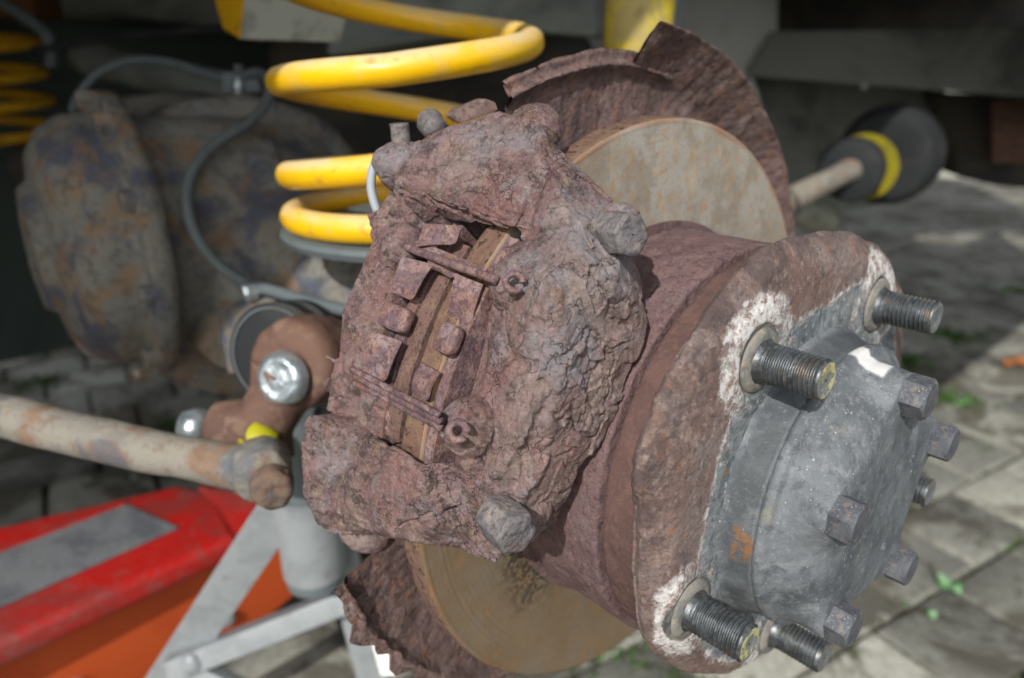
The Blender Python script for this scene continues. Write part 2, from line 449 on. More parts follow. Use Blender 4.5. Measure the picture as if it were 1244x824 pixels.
M_SHIELD = rusty('dust_shield_rust', srgb(110, 89, 85), [(24, .4, .62, srgb(92, 76, 72)), (70, .50, .62, srgb(128, 110, 104), .7), (50, .54, .64, srgb(82, 74, 74), .7), (130, .54, .62, srgb(126, 92, 76), .6)], 0.85, (300, .52, .62, srgb(66, 50, 49), .6), ((120, .0010), (420, .0010)))
def yellow_mat():
    n = NT('spring_yellow_paint')
    geo = n.new('ShaderNodeNewGeometry'); sx = n.new('ShaderNodeSeparateXYZ'); n.lk(geo.outputs['Normal'], sx.inputs[0])
    c = n.mix(n.rng(n.noise(18, 3), .35, .65), (0.86, 0.50, 0.004), (0.80, 0.46, 0.006))
    dust = n.math('MULTIPLY', n.rng(sx.outputs[2], .05, .9), n.rng(n.noise(26, 5, .65), .34, .58, .2, .85))   # dust lies on top
    c = n.mix(dust, c, srgb(208, 190, 150))
    c = n.mix(n.rng(n.noise(55, 5, .7), .58, .70, 0, .6), c, srgb(150, 110, 60))
    c = n.mix(n.rng(n.noise(420, 4, .75), .64, .68, 0, .8), c, srgb(86, 62, 40))
    c = n.mix(n.rng(n.noise(30, 5, .6), .52, .66, 0, .35), c, srgb(196, 172, 118))
    rr = n.rng(dust, 0, .5, .28, .65)
    return n.finish(c, rr, n.hsum((n.noise(500, 3), .00008),), 0, .5)
M_YEL = yellow_mat()
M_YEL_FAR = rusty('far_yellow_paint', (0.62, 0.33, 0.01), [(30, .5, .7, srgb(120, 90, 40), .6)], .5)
M_DIRTYYEL = rusty('dusty_yellow_tube', srgb(205, 182, 60), [(20, .42, .55, srgb(168, 152, 104), .85), (50, .55, .7, srgb(120, 105, 72), .6)], .6, None, ((300, .0003),))
M_AXLE = rusty('axle_casing_dirt', srgb(124, 122, 114), [(26, .46, .62, srgb(66, 74, 94), .8), (34, .50, .62, srgb(140, 108, 74), .6), (120, .5, .62, srgb(88, 84, 78), .6), (9, .5, .7, srgb(138, 138, 130), .5), (50, .60, .72, srgb(108, 74, 52), .6)], .75, (240, .6, .7, srgb(40, 38, 40), .5), ((90, .0015), (400, .0006)))
M_PLATE = rusty('bracket_bluish_rust', srgb(104, 98, 88), [(40, .46, .6, srgb(62, 72, 88), .85), (60, .54, .68, srgb(128, 92, 62), .7)], .7, None, ((200, .0006),))
M_HOSE = rusty('grey_hose', srgb(96, 104, 106), [(30, .5, .7, srgb(80, 82, 80), .7)], .55)
M_DARK = rusty('underbody_black', srgb(66, 66, 64), [(8, .45, .6, srgb(86, 84, 78), .8), (30, .5, .62, srgb(96, 80, 64), .5)], .8, None, ((60, .002),))
M_UNDER = rusty('underbody_grey', srgb(126, 130, 124), [(5, .45, .65, srgb(64, 66, 64), .8), (18, .56, .7, srgb(104, 100, 90), .6)], .8, None, ((60, .002),))
M_ARCH = rusty('inner_arch_grey', srgb(196, 200, 196), [(5, .42, .65, srgb(160, 164, 160), .8), (20, .56, .7, srgb(180, 172, 156), .6)], .75, None, ((60, .001),))
M_BODY = rusty('body_paint', srgb(60, 70, 66), [(6, .5, .7, srgb(50, 58, 55), .8)], .4)
M_BROWN = rusty('link_brown_rust', srgb(108, 82, 70), [(30, .42, .62, srgb(92, 70, 62), .8), (70, .52, .64, srgb(130, 106, 90), .6)], .75, None, ((200, .0006),))
M_RUBBER = rusty('black_rubber', srgb(38, 40, 42), [(30, .5, .7, srgb(60, 60, 58), .5)], .6)
M_ZINC = rusty('zinc_bolt', srgb(185, 195, 200), [(90, .45, .65, srgb(140, 150, 155), .8)], .3, None, ((300, .0006),), metal=.7)
M_ROD = rusty('bar_dusty_paint', srgb(136, 131, 120), [(26, .42, .6, srgb(118, 116, 110), .8), (45, .52, .64, srgb(128, 98, 78), .8), (30, .54, .66, srgb(90, 94, 100), .8), (120, .55, .66, srgb(112, 92, 76), .6)], .8, (500, .6, .7, srgb(90, 66, 50), .6), ((300, .0008), (900, .0003)))
M_ROD_END = rusty('bar_end_bolt', srgb(112, 92, 78), [(60, .45, .6, srgb(82, 76, 74), .8)], .8, None, ((220, .0008),))
M_RED = rusty('jack_red_paint', (0.44, 0.013, 0.010), [(9, .42, .60, (0.24, 0.035, 0.03), .8), (40, .50, .66, srgb(120, 84, 78), .4), (200, .56, .64, srgb(130, 110, 104), .3)], .33, None, (), spec=.5)
M_ORANGE = rusty('jack_orange_side', (0.46, 0.075, 0.018), [(6, .45, .7, (0.33, 0.04, 0.01), .7), (50, .6, .72, srgb(130, 90, 70), .35)], .4, None, ())
M_GRIP = rusty('jack_grey_mat', srgb(112, 116, 118), [(20, .45, .6, srgb(84, 88, 96), .8), (60, .55, .7, srgb(130, 128, 120), .6)], .8, (300, .55, .65, srgb(66, 66, 66), .6), ((300, .0008),))
M_SILVER = rusty('stand_silver_paint', srgb(148, 153, 155), [(40, .45, .65, srgb(132, 137, 139), .8), (90, .60, .7, srgb(120, 118, 112), .6)], .4, (500, .58, .66, srgb(166, 170, 172), .5), ((400, .0003),), metal=.15)
M_WHITE = rusty('bright_spot_white', srgb(225, 225, 220), [(30, .5, .7, srgb(195, 195, 188), .6)], .5)
M_RINGY = rusty('dull_yellow_ring', srgb(130, 120, 18), [(40, .5, .7, srgb(90, 86, 30), .6)], .6)
M_LIMEY = rusty('lime_seal', srgb(170, 165, 30), [(40, .5, .7, srgb(120, 125, 30), .6)], .5)

def brick_mat(name, c0, c1, far=False):
    n = NT(name)
    geo = n.new('ShaderNodeNewGeometry'); n.tc = geo.outputs['Position']
    oi = n.new('ShaderNodeObjectInfo')
    c = n.mix(n.rng(n.noise(60, 6, .7), .38, .62), c0, c1)
    r = n.rng(oi.outputs['Random'], 0, 1, 0, .55)
    c = n.mix(r, c, srgb(98, 98, 90))
    c = n.mix(n.rng(n.noise(4.5, 6, .7, .8), .46, .54, 0, .8), c, srgb(82, 77, 66))         # damp dirt films
    c = n.mix(n.rng(n.noise(9, 5, .7, .3), .60, .68, 0, .7), c, srgb(66, 74, 46))           # moss
    c = n.mix(n.rng(n.noise(400, 3, .7), .58, .68, 0, .5), c, srgb(60, 58, 52))
    return n.finish(c, .9, n.hsum((n.noise(90, 5, .7), .004), (n.noise(500, 4, .7), .0015)), 0, .25)
M_BRICK = brick_mat('paving_brick', srgb(150, 149, 138), srgb(176, 175, 164))
M_SOIL = rusty('joint_soil', srgb(84, 80, 66), [(6, .45, .6, srgb(52, 58, 38), .8), (60, .5, .7, srgb(84, 78, 66), .7)], .95, None, ((90, .004),))
M_FARGROUND = rusty('far_paving', srgb(176, 176, 158), [(1.2, .45, .65, srgb(175, 176, 160), .8), (.6, .52, .62, srgb(120, 128, 92), .6)], .95)
M_LEAF = rusty('green_leaf', (0.10, 0.24, 0.08), [(60, .45, .6, (0.30, 0.48, 0.28), .8)], .6)
M_WEED = rusty('weed_green', (0.045, 0.09, 0.022), [(20, .45, .6, (0.07, 0.14, 0.03), .8)], .7)
M_DRYLEAF = rusty('dry_leaf', srgb(170, 110, 66), [(80, .45, .6, srgb(140, 84, 50), .8)], .8)
M_STONE = rusty('pale_stone', srgb(150, 152, 140), [(40, .5, .65, srgb(110, 110, 100), .7)], .9)

# ================================================================== THE HUB, DISC AND SHIELD
hub = thing('wheel_hub', HUB - AX * 0.085, 'rust brown wheel hub with threaded studs and a grey bolted centre cap', 'wheel hub')
STUD_TH = [66.2, 140.9, 213.3, 281.9, 353.5]
STUD_R = 0.0857
# barrel
def d_barrel(P, s, r, th):
    d = fbm(P * 90, 3) * 0.00025 + fbm(P * 420, 2) * 0.00014
    return d - 0.0006 * sstep(.25, .45, perlin(P * 160)) 
prof = [(-.0848, .0935), (-.0846, .0962), (-.0825, .0975), (-.060, .0972), (-.0375, .0975), (-.0364, .0968), (-.0362, .0900)]
lathe('barrel', prof, 500, M_BARREL, hub, step=.0012, disp=d_barrel)
lathe('shaded_neck', [(-.0364, .0925), (-.0355, .0938), (-.0165, .0940), (-.0160, .092)], 400, M_NECK, hub, step=.0015, disp=d_barrel)  # recessed step and darker tone stand in for the flange's cast shadow
lathe('groove_ring', [(-.0850, .1010), (-.0846, .1010), (-.0846, .0962), (-.0853, .0962)], 160, M_BARREL, hub, auto=40)
# flange, outline uneven with rust
RT = [(0, .117), (20, .119), (45, .1185), (62, .114), (80, .108), (97, .1075), (112, .1095), (125, .1165), (140, .119), (158, .1205), (172, .1195), (177, .1165), (181, .109),
      (190, .1065), (205, .104), (216, .105), (232, .101), (250, .100), (270, .105), (290, .110), (320, .113), (345, .115), (360, .117)]
RTa = np.array(RT)
def Rth(th):
    return np.interp(np.mod(th, 360), RTa[:, 0], RTa[:, 1])
def rmod_fl(S, R, th):
    k = sstep(.088, .117, R)
    R2 = R + (Rth(th) - .1185) * k
    # second rust layer, left behind the front one on the lower left
    lay = sstep(176, 180, th) * (1 - sstep(232, 245, th))
    back = (1 - sstep(-.0125, -.0105, S)) * k
    R2 = R2 + back * lay * .0035
    return S, R2
def stud_dist(P):
    D = np.full(len(P), 9.0); J = np.zeros(len(P), int)
    for j, t in enumerate(STUD_TH):
        c = hp(0, STUD_R, t); d = P - c; d = d - (d @ AX)[:, None] * AX
        q = np.linalg.norm(d, axis=1); J = np.where(q < D, j, J); D = np.minimum(D, q)
    return D, J
def d_flange(P, s, r, th):
    D, J = stud_dist(P); front = sstep(-.006, -.002, s)
    n1 = fbm(P * 55, 4); n2 = fbm(P * 190, 3)
    F1, F2, ID = worley(P * 95 + 0.5 * np.stack([perlin(P * 80), perlin(P * 80 + 9), perlin(P * 80 + 21)], 1))
    edge = sstep(.094, .112, r)
    d = n1 * (.0003 + .0006 * edge) + n2 * .00022
    d += edge * ((ID - .5) * .0006 * sstep(0, .15, F2 - F1) - .0004 * (1 - sstep(0.02, .14, F2 - F1)) * (ID > .6))
    d += front * (.0007 * sstep(.0135, .0155, D) * (1 - sstep(.019, .023, D)) - .0006 * (1 - sstep(.012, .0135, D)))
    d -= .0006 * edge * (1 - sstep(.0, .05, np.abs(n1 + .15)))
    return d
def a_white(P, s, r, th):
    D, J = stud_dist(P); front = sstep(-.007, -.004, s)
    ring = sstep(.0128, .0150, D) * (1 - sstep(.0225, .0300, D))
    amt = np.array([1.0, .95, .95, .9, .5])[J]
    # the crust is widest on the outer side of each stud
    o = (r - STUD_R) / .02
    w = ring * amt * np.clip(.72 + .42 * o, .22, 1)
    w = np.maximum(w, .95 * sstep(.012, .014, D) * (1 - sstep(.026, .031, D)) * (J == 0) * (np.mod(th, 360) > 48) * (np.mod(th,360) < 82) * (r > .086))
    t_ = np.mod(th, 360); lim = np.interp(t_, [0, 40, 66, 85, 104, 120, 141, 160, 175, 190, 205, 213, 230, 282, 360], [.094, .096, .098, .088, .079, .082, .094, .083, .079, .0775, .082, .092, .088, .094, .094])
    w = np.maximum(w, np.exp(-((r - lim) / .0028) ** 2) * .52 + .17 * (r < lim))
    return w * front
def a_grey(P, s, r, th):
    t = np.mod(th, 360); front = sstep(-.007, -.003, s)
    lim = np.interp(t, [0, 40, 66, 85, 104, 120, 141, 160, 175, 190, 205, 213, 230, 282, 360], [.094, .096, .098, .088, .079, .082, .094, .083, .079, .0775, .082, .092, .088, .094, .094])
    return (1 - sstep(lim - .004, lim + .003, r)) * front
def a_seat(P, s, r, th):
    D, J = stud_dist(P); return (1 - sstep(.0125, .0150, D)) * sstep(-.007, -.004, s)
def a_rimd(P, s, r, th):
    return sstep(.098, .110, r)
prof = [(-.0172, .092), (-.0172, .0985), (-.0155, .1030), (-.0135, .1075), (-.0125, .1130), (-.0105, .1175), (-.0080, .1187), (-.0058, .1175), (-.0030, .112), (-.0008, .1035), (0, .096), (0, .050)]
lathe('flange', prof, 1300, M_FLANGE, hub, step=.0007, disp=d_flange, rmod=rmod_fl, attrs=dict(white=a_white, grey=a_grey, seat=a_seat, rimdark=a_rimd))
# studs
pitch = .00185
def rmod_thread(S, R, th):
    ph = np.mod(S / pitch - th / 360, 1.0)
    tri = np.abs(ph - .5) * 2
    k = sstep(.0042, .0062, S) * (1 - sstep(.0242, .0250, S)) * (R > .007)
    return S, R - .0013 * k * (1 - tri) ** 0.8
prof_l = [(0.0, .0090), (.0022, .0086), (.0030, .0079), (.0042, .0078)]
s_ = .0042
while s_ < .0240:
    s_ += pitch / 7; prof_l.append((s_, .0078))
prof_l += [(.0248, .0077), (.0258, .0066)]
proto = None
for k, t in enumerate(STUD_TH):
    c = hp(0, STUD_R, t)
    Z = AX; X = CU; Y = CV
    if proto is None:
        st = lathe('wheel_stud', prof_l, 72, M_STUD, hub, centre=HUB * 0 + offs(hub), rmod=rmod_thread)
        en = lathe('stud_end', [(.0258, .0067), (.0262, .0050), (.0256, .0040), (.0256, .0005)], 40, M_STUD_END, None, centre=np.zeros(3))
        en.parent = st
        proto = (st, en)
    else:
        st = proto[0].copy(); en = proto[1].copy(); COL.objects.link(st); COL.objects.link(en); en.parent = st
        st.rotation_euler = Matrix.Rotation(k * 1.3, 3, Vector(AX)).to_euler()
    if k == 4: c = c + AX * .006
    st.location = Vector(c - offs(hub))
    if k == 0:
        col_ = lathe('stud_collar', [(.0, .0128), (.0010, .0122), (.0018, .0105), (.0020, .0088), (.0010, .0080)], 60, M_COLLAR, None, centre=np.zeros(3), step=.0004, disp=lambda P, s, r, t: fbm(P * 260, 3) * .0003)
        col_.parent = st; proto = (st, en, col_)
    else:
        c3 = proto[2].copy(); COL.objects.link(c3); c3.parent = st
        if k in (1, 2):
            en.data = en.data.copy(); en.data.materials[0] = M_MARK
# drive cap, lobed over the five bolts
LOBE = [102 + 72 * k - 72 for k in range(5)]
def lobe(th):
    q = np.full(np.shape(th), 0.0)
    for t in LOBE:
        d = np.abs((th - t + 180) % 360 - 180); q = np.maximum(q, np.exp(-(d / 14.0) ** 2))
    return q
def rmod_cap(S, R, th):
    b = sstep(.0185, .0215, S)
    L = lobe(th)
    out = sstep(.036, .045, R)
    R2 = R + b * out * (L * np.maximum(0, .0595 - R) - .0022 * (1 - L) * sstep(.040, .050, R))
    dome = .0030 * (1 - (np.clip(R, 0, .05) / .05) ** 2) * b
    boss = sstep(.036, .046, R2) * L * .0005
    S2 = S + b * (dome + boss) 
    return S2, R2
def d_cap(P, s, r, th):
    return fbm(P * 45, 3) * .0005 + fbm(P * 200, 2) * .00012
def a_band(P, s, r, th):
    return (1 - sstep(.0112, .0125, s)) * sstep(.001, .003, s)
def a_or(P, s, r, th):
    t = np.mod(th, 360); return sstep(.004, .006, s) * (1 - sstep(.012, .014, s)) * sstep(188, 192, t) * (1 - sstep(200, 206, t)) * (r > .06)
def a_wp(P, s, r, th):
    t = np.mod(th, 360); return sstep(.0125, .0140, s) * (1 - sstep(.0275, .029, s)) * sstep(99, 101, t) * (1 - sstep(109, 111, t)) * (r > .053)
prof = [(-.0005, .0680), (.0015, .0668), (.0030, .0655), (.0105, .0632), (.0118, .0622), (.0126, .0618), (.0134, .0632), (.0150, .0638), (.0172, .0634), (.0180, .0622), (.0186, .0608), (.0192, .0606),
        (.0205, .0600), (.0235, .0585), (.0265, .0563), (.0295, .0535), (.0318, .0505), (.0335, .0470), (.0342, .0440), (.0345, .040), (.0345, .030), (.0345, .020), (.0345, .010), (.0345, .0004)]
cap = lathe('centre_cap', prof, 420, M_CAP, hub, step=.0008, disp=d_cap, rmod=rmod_cap, attrs=dict(band=a_band, orange=a_or, whitep=a_wp))
# hex bolts
def hexbolt(name, parent, m, af=.0150, h=.0095, washer=None):
    V = []; F = []
    R = af / 2 / math.cos(math.pi / 6)
    rings = [(0, 1), (.0004, 1.0), (h * .86, 1.0), (h, .80), (h, .0)]
    n = 48
    for (z, k) in rings:
        for i in range(n):
            a = 2 * math.pi * i / n
            q = (a + math.pi / 6) % (math.pi / 3) - math.pi / 6
            rr = (af / 2) / math.cos(q)
            zz = z
            if k == 1.0 and z > h * .5: zz = h - .0004 - max(0, rr - af / 2) * .85
            if k == .8: rr = af / 2 * .93
            if k == 0: rr = .0002
            V.append(np.array([rr * math.cos(a), rr * math.sin(a), zz]))
    V = np.array(V)
    F = []
    for j in range(len(rings) - 1):
        for i in range(n):
            F.append((j * n + i, j * n + (i + 1) % n, (j + 1) * n + (i + 1) % n, (j + 1) * n + i))
    V = V + (fbm(V * 260 + 3, 3) * .00022)[:, None] * np.array([.7, .7, 1])
    o = mk(name, V + offs(parent) , F, m, parent)
    return autosmooth(o, 24)
B3 = Matrix((Vector(CU), Vector(CV), Vector(AX))).transposed()
bolt0 = None
for k, t in enumerate(LOBE):
    if bolt0 is None:
        bolt0 = hexbolt('bolt', cap, M_BOLT); b = bolt0
    else:
        b = bolt0.copy(); COL.objects.link(b)
    b.location = Vector(hp(.0350, .0505, t) - offs(cap))
    b.rotation_euler = (B3 @ Matrix.Rotation(math.radians([12, 48, 20, 33, 2][k]), 3, 'Z')).to_euler()
# small dowel hole rim and raised casting mark on the cap face
cx = hp(.0372, .0235, 300)
lathe('cap_pip', [(-.0004, .0022), (.0002, .0020), (.0003, .0013), (-.0006, .0011)], 24, M_CAP, cap, centre=cx)
for (rr, t0, t1) in ((.024, 40, 52), (.027, 42, 50), (.021, 44, 49), (.0245, 30, 34)):
    th = np.linspace(t0, t1, 6)
    tube('casting_mark', hp(.0370 - .0002, rr, th), .00045, M_CAP, cap, seg=6)

# ---- brake disc
def a_groove(P, s, r, th):
    x = r * 1000
    g = np.sin(x * 5.1) * .35 + np.sin(x * 2.3 + 1) * .35 + np.sin(x * 11.7) * .3
    return sstep(.1, .9, g + .5 * perlin(P * 60)) * (s > -.0875) * np.where((np.mod(th, 360) > 190) & (np.mod(th, 360) < 330), .8, .25)
def a_low(P, s, r, th):
    t = np.mod(th, 360); return sstep(185, 200, t) * (1 - sstep(330, 345, t))
def a_dirt(P, s, r, th):
    t = np.mod(th, 360); return sstep(195, 205, t) * (1 - sstep(232, 246, t)) * (1 - sstep(.106, .126, r + .006 * perlin(P * 90)))
def a_edge(P, s, r, th):
    return np.maximum(sstep(.1462, .1482, r + .002 * perlin(P * 50)) * .8, sstep(60, 20, th) * .0)
def d_disc(P, s, r, th):
    return fbm(P * 300, 2) * .00005 - .0002 * sstep(.1470, .1474, r) * (s > -.0856)
dsc = lathe('brake_disc', [(-.0856, .088), (-.0850, .0955), (-.0850, .1478), (-.0856, .1490)], 420, M_DISC, None, step=.0009, disp=d_disc,
            attrs=dict(groove=a_groove, low=a_low, dirt=a_dirt, edge=a_edge))
dsc.name = 'brake_disc'
tag(dsc, 'thin worn brake disc, grey above and shaded tan below, behind the hub barrel', 'brake disc')
def d_rim(P, s, r, th): return fbm(P * 130, 3) * .0004
lathe('disc_rim', [(-.0856, .1490), (-.0862, .1495), (-.0968, .1495), (-.0975, .1485), (-.0975, .060)], 420, M_RIM, dsc, step=.0012, disp=d_rim)

# ---- dust shield behind the disc
SHEET = [0]
RAGT = np.random.RandomState(4).normal(size=160) * .6
def rmod_sh(S, R, th):
    t = np.mod(th + 30, 360) - 30
    lip = sstep(.168, .190, R) 
    keep = np.where(t > 100 if SHEET[0] == 0 else t > -90, 0.0, 1.0)
    small = .25
    R2 = R - (1 - keep) * lip * .0135
    S2 = S - (1 - keep) * (S + .125) * np.where(t > 150, 1.0, .8) * lip * np.where(t > 150, .9, 1)
    rag = .0025 * np.sin(t * .17) * np.sin(t * .093 + 1) + .0005 * np.sin(t * .71) + np.where(t > 150, .0035, .0008) * np.interp(t, np.linspace(-30, 330, 160), RAGT)
    R2 = R2 + lip * rag * np.where(t > 150, 1.2, .35)
    return S2, R2
def d_sh(P, s, r, th):
    return fbm(P * 22, 3) * .0016 + fbm(P * 140, 3) * .0007
shp = [(-.127, .070), (-.1265, .120), (-.125, .155), (-.1235, .1665), (-.1195, .1715), (-.1155, .1775), (-.1110, .1840), (-.1065, .1900), (-.1050, .1912), (-.1062, .1922), (-.1100, .1880), (-.1150, .1815), (-.1195, .1755), (-.1260, .168), (-.128, .155), (-.1295, .070)]
sh = lathe('dust_shield', shp, 420, M_SHIELD, None, step=.0028, disp=d_sh, rmod=rmod_sh, closed=True, th0=-22, th1=99.3)
tag(sh, 'rusted sheet metal dust shield curling around the brake disc', 'dust shield')
SHEET[0] = 1
lathe('shield_plate', shp, 160, M_SHIELD, sh, step=.0028, disp=d_sh, rmod=rmod_sh, closed=True, th0=88, th1=127)
lathe('shield_plate', shp, 240, M_SHIELD, sh, step=.0028, disp=d_sh, rmod=rmod_sh, closed=True, th0=209, th1=264)

# ================================================================== THE CALIPER
TH0 = 165.0
E3 = np.cos(np.radians(TH0)) * CU + np.sin(np.radians(TH0)) * CV       # radial, outward
T3 = np.sin(np.radians(TH0)) * CU - np.cos(np.radians(TH0)) * CV       # tangential, upward in the picture
if T3[2] < 0: T3 = -T3
cal = thing('brake_caliper', hp(-.09, .13, TH0), 'heavily corroded reddish brown brake caliper astride the disc, scale rust flaking', 'brake caliper')
def at_sr(px, py, s): return at_s(px, py, s)
def lump(front, back_r=None, back_s=None):
    """convex lump through measured front points, closed towards the wheel centre (radius back_r) """
    P = [at_s(*q) for q in front]
    V = list(P)
    if back_r is not None:
        for p in P:
            s, r, t = polar(p)
            V.append(hp(s, min(r - .002, back_r), t))
            if back_s is not None: V.append(hp(back_s, min(r - .002, back_r), t))
    return V
def hull(bm, V):
    vs = [bm.verts.new(v) for v in V]
    r = bmesh.ops.convex_hull(bm, input=vs)
    bmesh.ops.delete(bm, geom=list({g for g in r['geom_interior'] + r['geom_unused'] if isinstance(g, bmesh.types.BMVert)}), context='VERTS')
def ball(bm, c, ra, rt, rs):
    M = Matrix((Vector(AX * rs), Vector(T3 * rt), Vector(E3 * ra))).transposed().to_4x4(); M.translation = Vector(c)
    bmesh.ops.create_icosphere(bm, subdivisions=3, radius=1.0, matrix=M)
def voxel(bm, size, name):
    me = bpy.data.meshes.new(name + '_t'); bm.to_mesh(me); bm.free()
    o = bpy.data.objects.new(name + '_t', me); COL.objects.link(o)
    md = o.modifiers.new('r', 'REMESH'); md.mode = 'VOXEL'; md.voxel_size = size
    ms = o.modifiers.new('s', 'SMOOTH'); ms.factor = .5; ms.iterations = 4
    dg = bpy.context.evaluated_depsgraph_get(); ev = o.evaluated_get(dg); m2 = ev.to_mesh()
    n = len(m2.vertices); V = np.empty(n * 3); m2.vertices.foreach_get('co', V); V = V.reshape(-1, 3)
    N = np.empty(n * 3); m2.vertices.foreach_get('normal', N); N = N.reshape(-1, 3)
    L = np.empty(len(m2.loops), int); m2.loops.foreach_get('vertex_index', L)
    ls = np.empty(len(m2.polygons), int); m2.polygons.foreach_get('loop_start', ls)
    lt = np.empty(len(m2.polygons), int); m2.polygons.foreach_get('loop_total', lt)
    F = [L[a:a + b] for a, b in zip(ls, lt)]
    ev.to_mesh_clear(); bpy.data.objects.remove(o); bpy.data.meshes.remove(me)
    return V, N, F
bm = bmesh.new()
# outboard half
hull(bm, lump([(622, 300, -.077), (604, 352, -.077), (584, 430, -.077), (562, 520, -.077), (548, 600, -.077), (560, 660, -.072),
               (700, 275, -.052), (742, 242, -.062), (750, 335, -.037), (762, 400, -.037), (763, 448, -.037), (732, 530, -.038), (692, 562, -.040),
               (668, 350, -.042), (655, 440, -.040), (640, 530, -.040), (690, 300, -.046)], .106))
hull(bm, lump([(562, 520, -.077), (540, 600, -.077), (535, 650, -.077), (590, 670, -.062), (602, 684, -.052), (655, 600, -.043), (640, 530, -.042), (610, 570, -.048), (650, 560, -.040),
               (575, 670, -.070)], .108))
# cylinder swelling on the outboard half
# top arm and bridge block
hull(bm, lump([(740, 240, -.062), (758, 290, -.050), (655, 163, -.082), (662, 195, -.078), (625, 276, -.078), (640, 300, -.074), (690, 270, -.054), (750, 325, -.039)], .108))
hull(bm, lump([(606, 135, -.112), (660, 155, -.088), (664, 195, -.076), (626, 276, -.076), (600, 268, -.090), (560, 258, -.108), (480, 228, -.135), (478, 212, -.138), (495, 178, -.140), (545, 152, -.128),
               (600, 200, -.098), (560, 185, -.115)], .154, None))
hull(bm, lump([(478, 228, -.128), (480, 212, -.138), (495, 178, -.140), (545, 152, -.128), (600, 200, -.112), (560, 262, -.112)], .118))
# inboard half
hull(bm, lump([(458, 282, -.136), (440, 345, -.142), (415, 378, -.146), (413, 430, -.146), (432, 455, -.138), (500, 262, -.134), (545, 266, -.128), (486, 330, -.122), (464, 400, -.122), (448, 455, -.121),
               (470, 300, -.128)], .112))
hull(bm, lump([(412, 428, -.146), (418, 470, -.144), (430, 515, -.136), (462, 475, -.123), (466, 540, -.114), (440, 440, -.132)], .112))
hull(bm, lump([(478, 228, -.138), (458, 255, -.141), (449, 285, -.139), (468, 322, -.135), (505, 292, -.129), (508, 256, -.131), (486, 300, -.128)], .125))
hull(bm, lump([(407, 436, -.147), (400, 466, -.147), (396, 500, -.146), (436, 505, -.134), (446, 455, -.127), (425, 430, -.140)], .122))
# lower block (bridge + inboard)
hull(bm, lump([(374, 505, -.143), (368, 545, -.145), (371, 600, -.143), (385, 635, -.140), (402, 650, -.134), (478, 650, -.100), (440, 520, -.128), (420, 508, -.134), (470, 545, -.110),
               (430, 590, -.128)], .118))
hull(bm, lump([(440, 528, -.112), (512, 562, -.075), (545, 588, -.072), (575, 668, -.068), (520, 662, -.078), (478, 652, -.088), (430, 600, -.110), (500, 600, -.078), (540, 620, -.070), (400, 640, -.13)], .155))
hull(bm, lump([(512, 562, -.078), (575, 560, -.060), (650, 600, -.044), (602, 684, -.053), (560, 672, -.070), (535, 620, -.072)], .150))
# bosses round the pins and the split pin ends
for (px, py, s, a) in ((617, 338, -.068, .0122), (551, 514, -.067, .0112), (471, 292, -.130, .0105), (427, 438, -.134, .0105), (466, 300, -.128, .009)):
    ball(bm, at_s(px, py, s) - E3 * .0085, a, a, a * .95)
# knob at the upper left, lower piston boss, bolt shoulders
ball(bm, at_s(484, 200, -.146) - E3 * .004, .013, .0115, .012)
ball(bm, at_s(470, 196, -.148) - E3 * .004, .009, .008, .009)
ball(bm, at_s(432, 636, -.138) - E3 * .006, .012, .013, .015)
ball(bm, at_s(622, 612, -.055) - E3 * .004, .012, .014, .012)
ball(bm, at_s(738, 285, -.054) - E3 * .004, .012, .014, .010)
ball(bm, at_s(636, 152, -.100) - E3 * .006, .010, .012, .012)
V, N, F = voxel(bm, .00054, 'housing')
Q = V * 1.0
# surface points of the casting, picked where the photograph shows its creases and cracks
_rel = V - np.array([0, 0, CAM_H])
_cz = _rel[:, 1] * cp - _rel[:, 2] * sp; _cy = -(_rel[:, 1] * sp + _rel[:, 2] * cp)
_px = PW / 2 + FPX * _rel[:, 0] / _cz; _py = PH / 2 + FPX * _cy / _cz
def surf(px, py):
    m = np.nonzero((np.abs(_px - px) < 4) & (np.abs(_py - py) < 4))[0]
    if len(m) == 0: m = np.argsort((_px - px) ** 2 + (_py - py) ** 2)[:20]
    return V[m[np.argmin(_cz[m])]]
def line_field(pts, w, wob=0.0):
    P = [surf(*q) for q in pts]; D = np.full(len(V), 9.0)
    X = Q if not wob else Q + wob * np.stack([perlin(Q * 130 + 3), perlin(Q * 130 + 41), perlin(Q * 130 + 77)], 1)
    for a_, b_ in zip(P[:-1], P[1:]):
        ab = b_ - a_; tt = np.clip(((X - a_) @ ab) / (ab @ ab + 1e-12), 0, 1)
        D = np.minimum(D, np.linalg.norm(X - a_ - tt[:, None] * ab, axis=1))
    return np.exp(-(D / w) ** 2)
S_, R_, TH_ = polar(V)
wv = np.stack([perlin(Q * 60), perlin(Q * 60 + 31), perlin(Q * 60 + 57)], 1)
d = fbm(Q * 28, 3) * .0011
F1, F2, ID = worley(Q * 88 + wv * .55)
rough_zone = sstep(-.060, -.046, S_)                                    # the outboard half is scaled deepest
rz = .38 + .62 * rough_zone
d += (ID - .5) * .0011 * rz * sstep(.0, .05, F2 - F1)
d -= .0004 * rz * (1 - sstep(0, .04, F2 - F1)) * sstep(0, .2, perlin(Q * 45 + 5))
F1b, F2b, IDb = worley(Q * 230 + wv * .8)
mzone = sstep(.15, .4, perlin(Q * 26 + 11)) + 0
mzone = np.maximum(mzone * .6, 1 - sstep(.012, .026, np.linalg.norm(Q - at_s(712, 470, -.036), axis=1)))
d += (IDb - .5) * .0010 * mzone * rz - .0005 * mzone * rz * (1 - sstep(0, .10, F2b - F1b))
# layered scale: terraces whose edges peel along a noise field
lay = fbm(Q * 24 + 9, 4, .55) * 1.6
fr = lay - np.floor(lay)
chip = (sstep(.0, .05, fr) * (1 - fr))
d += chip * .0011 * (.25 + .75 * rz)
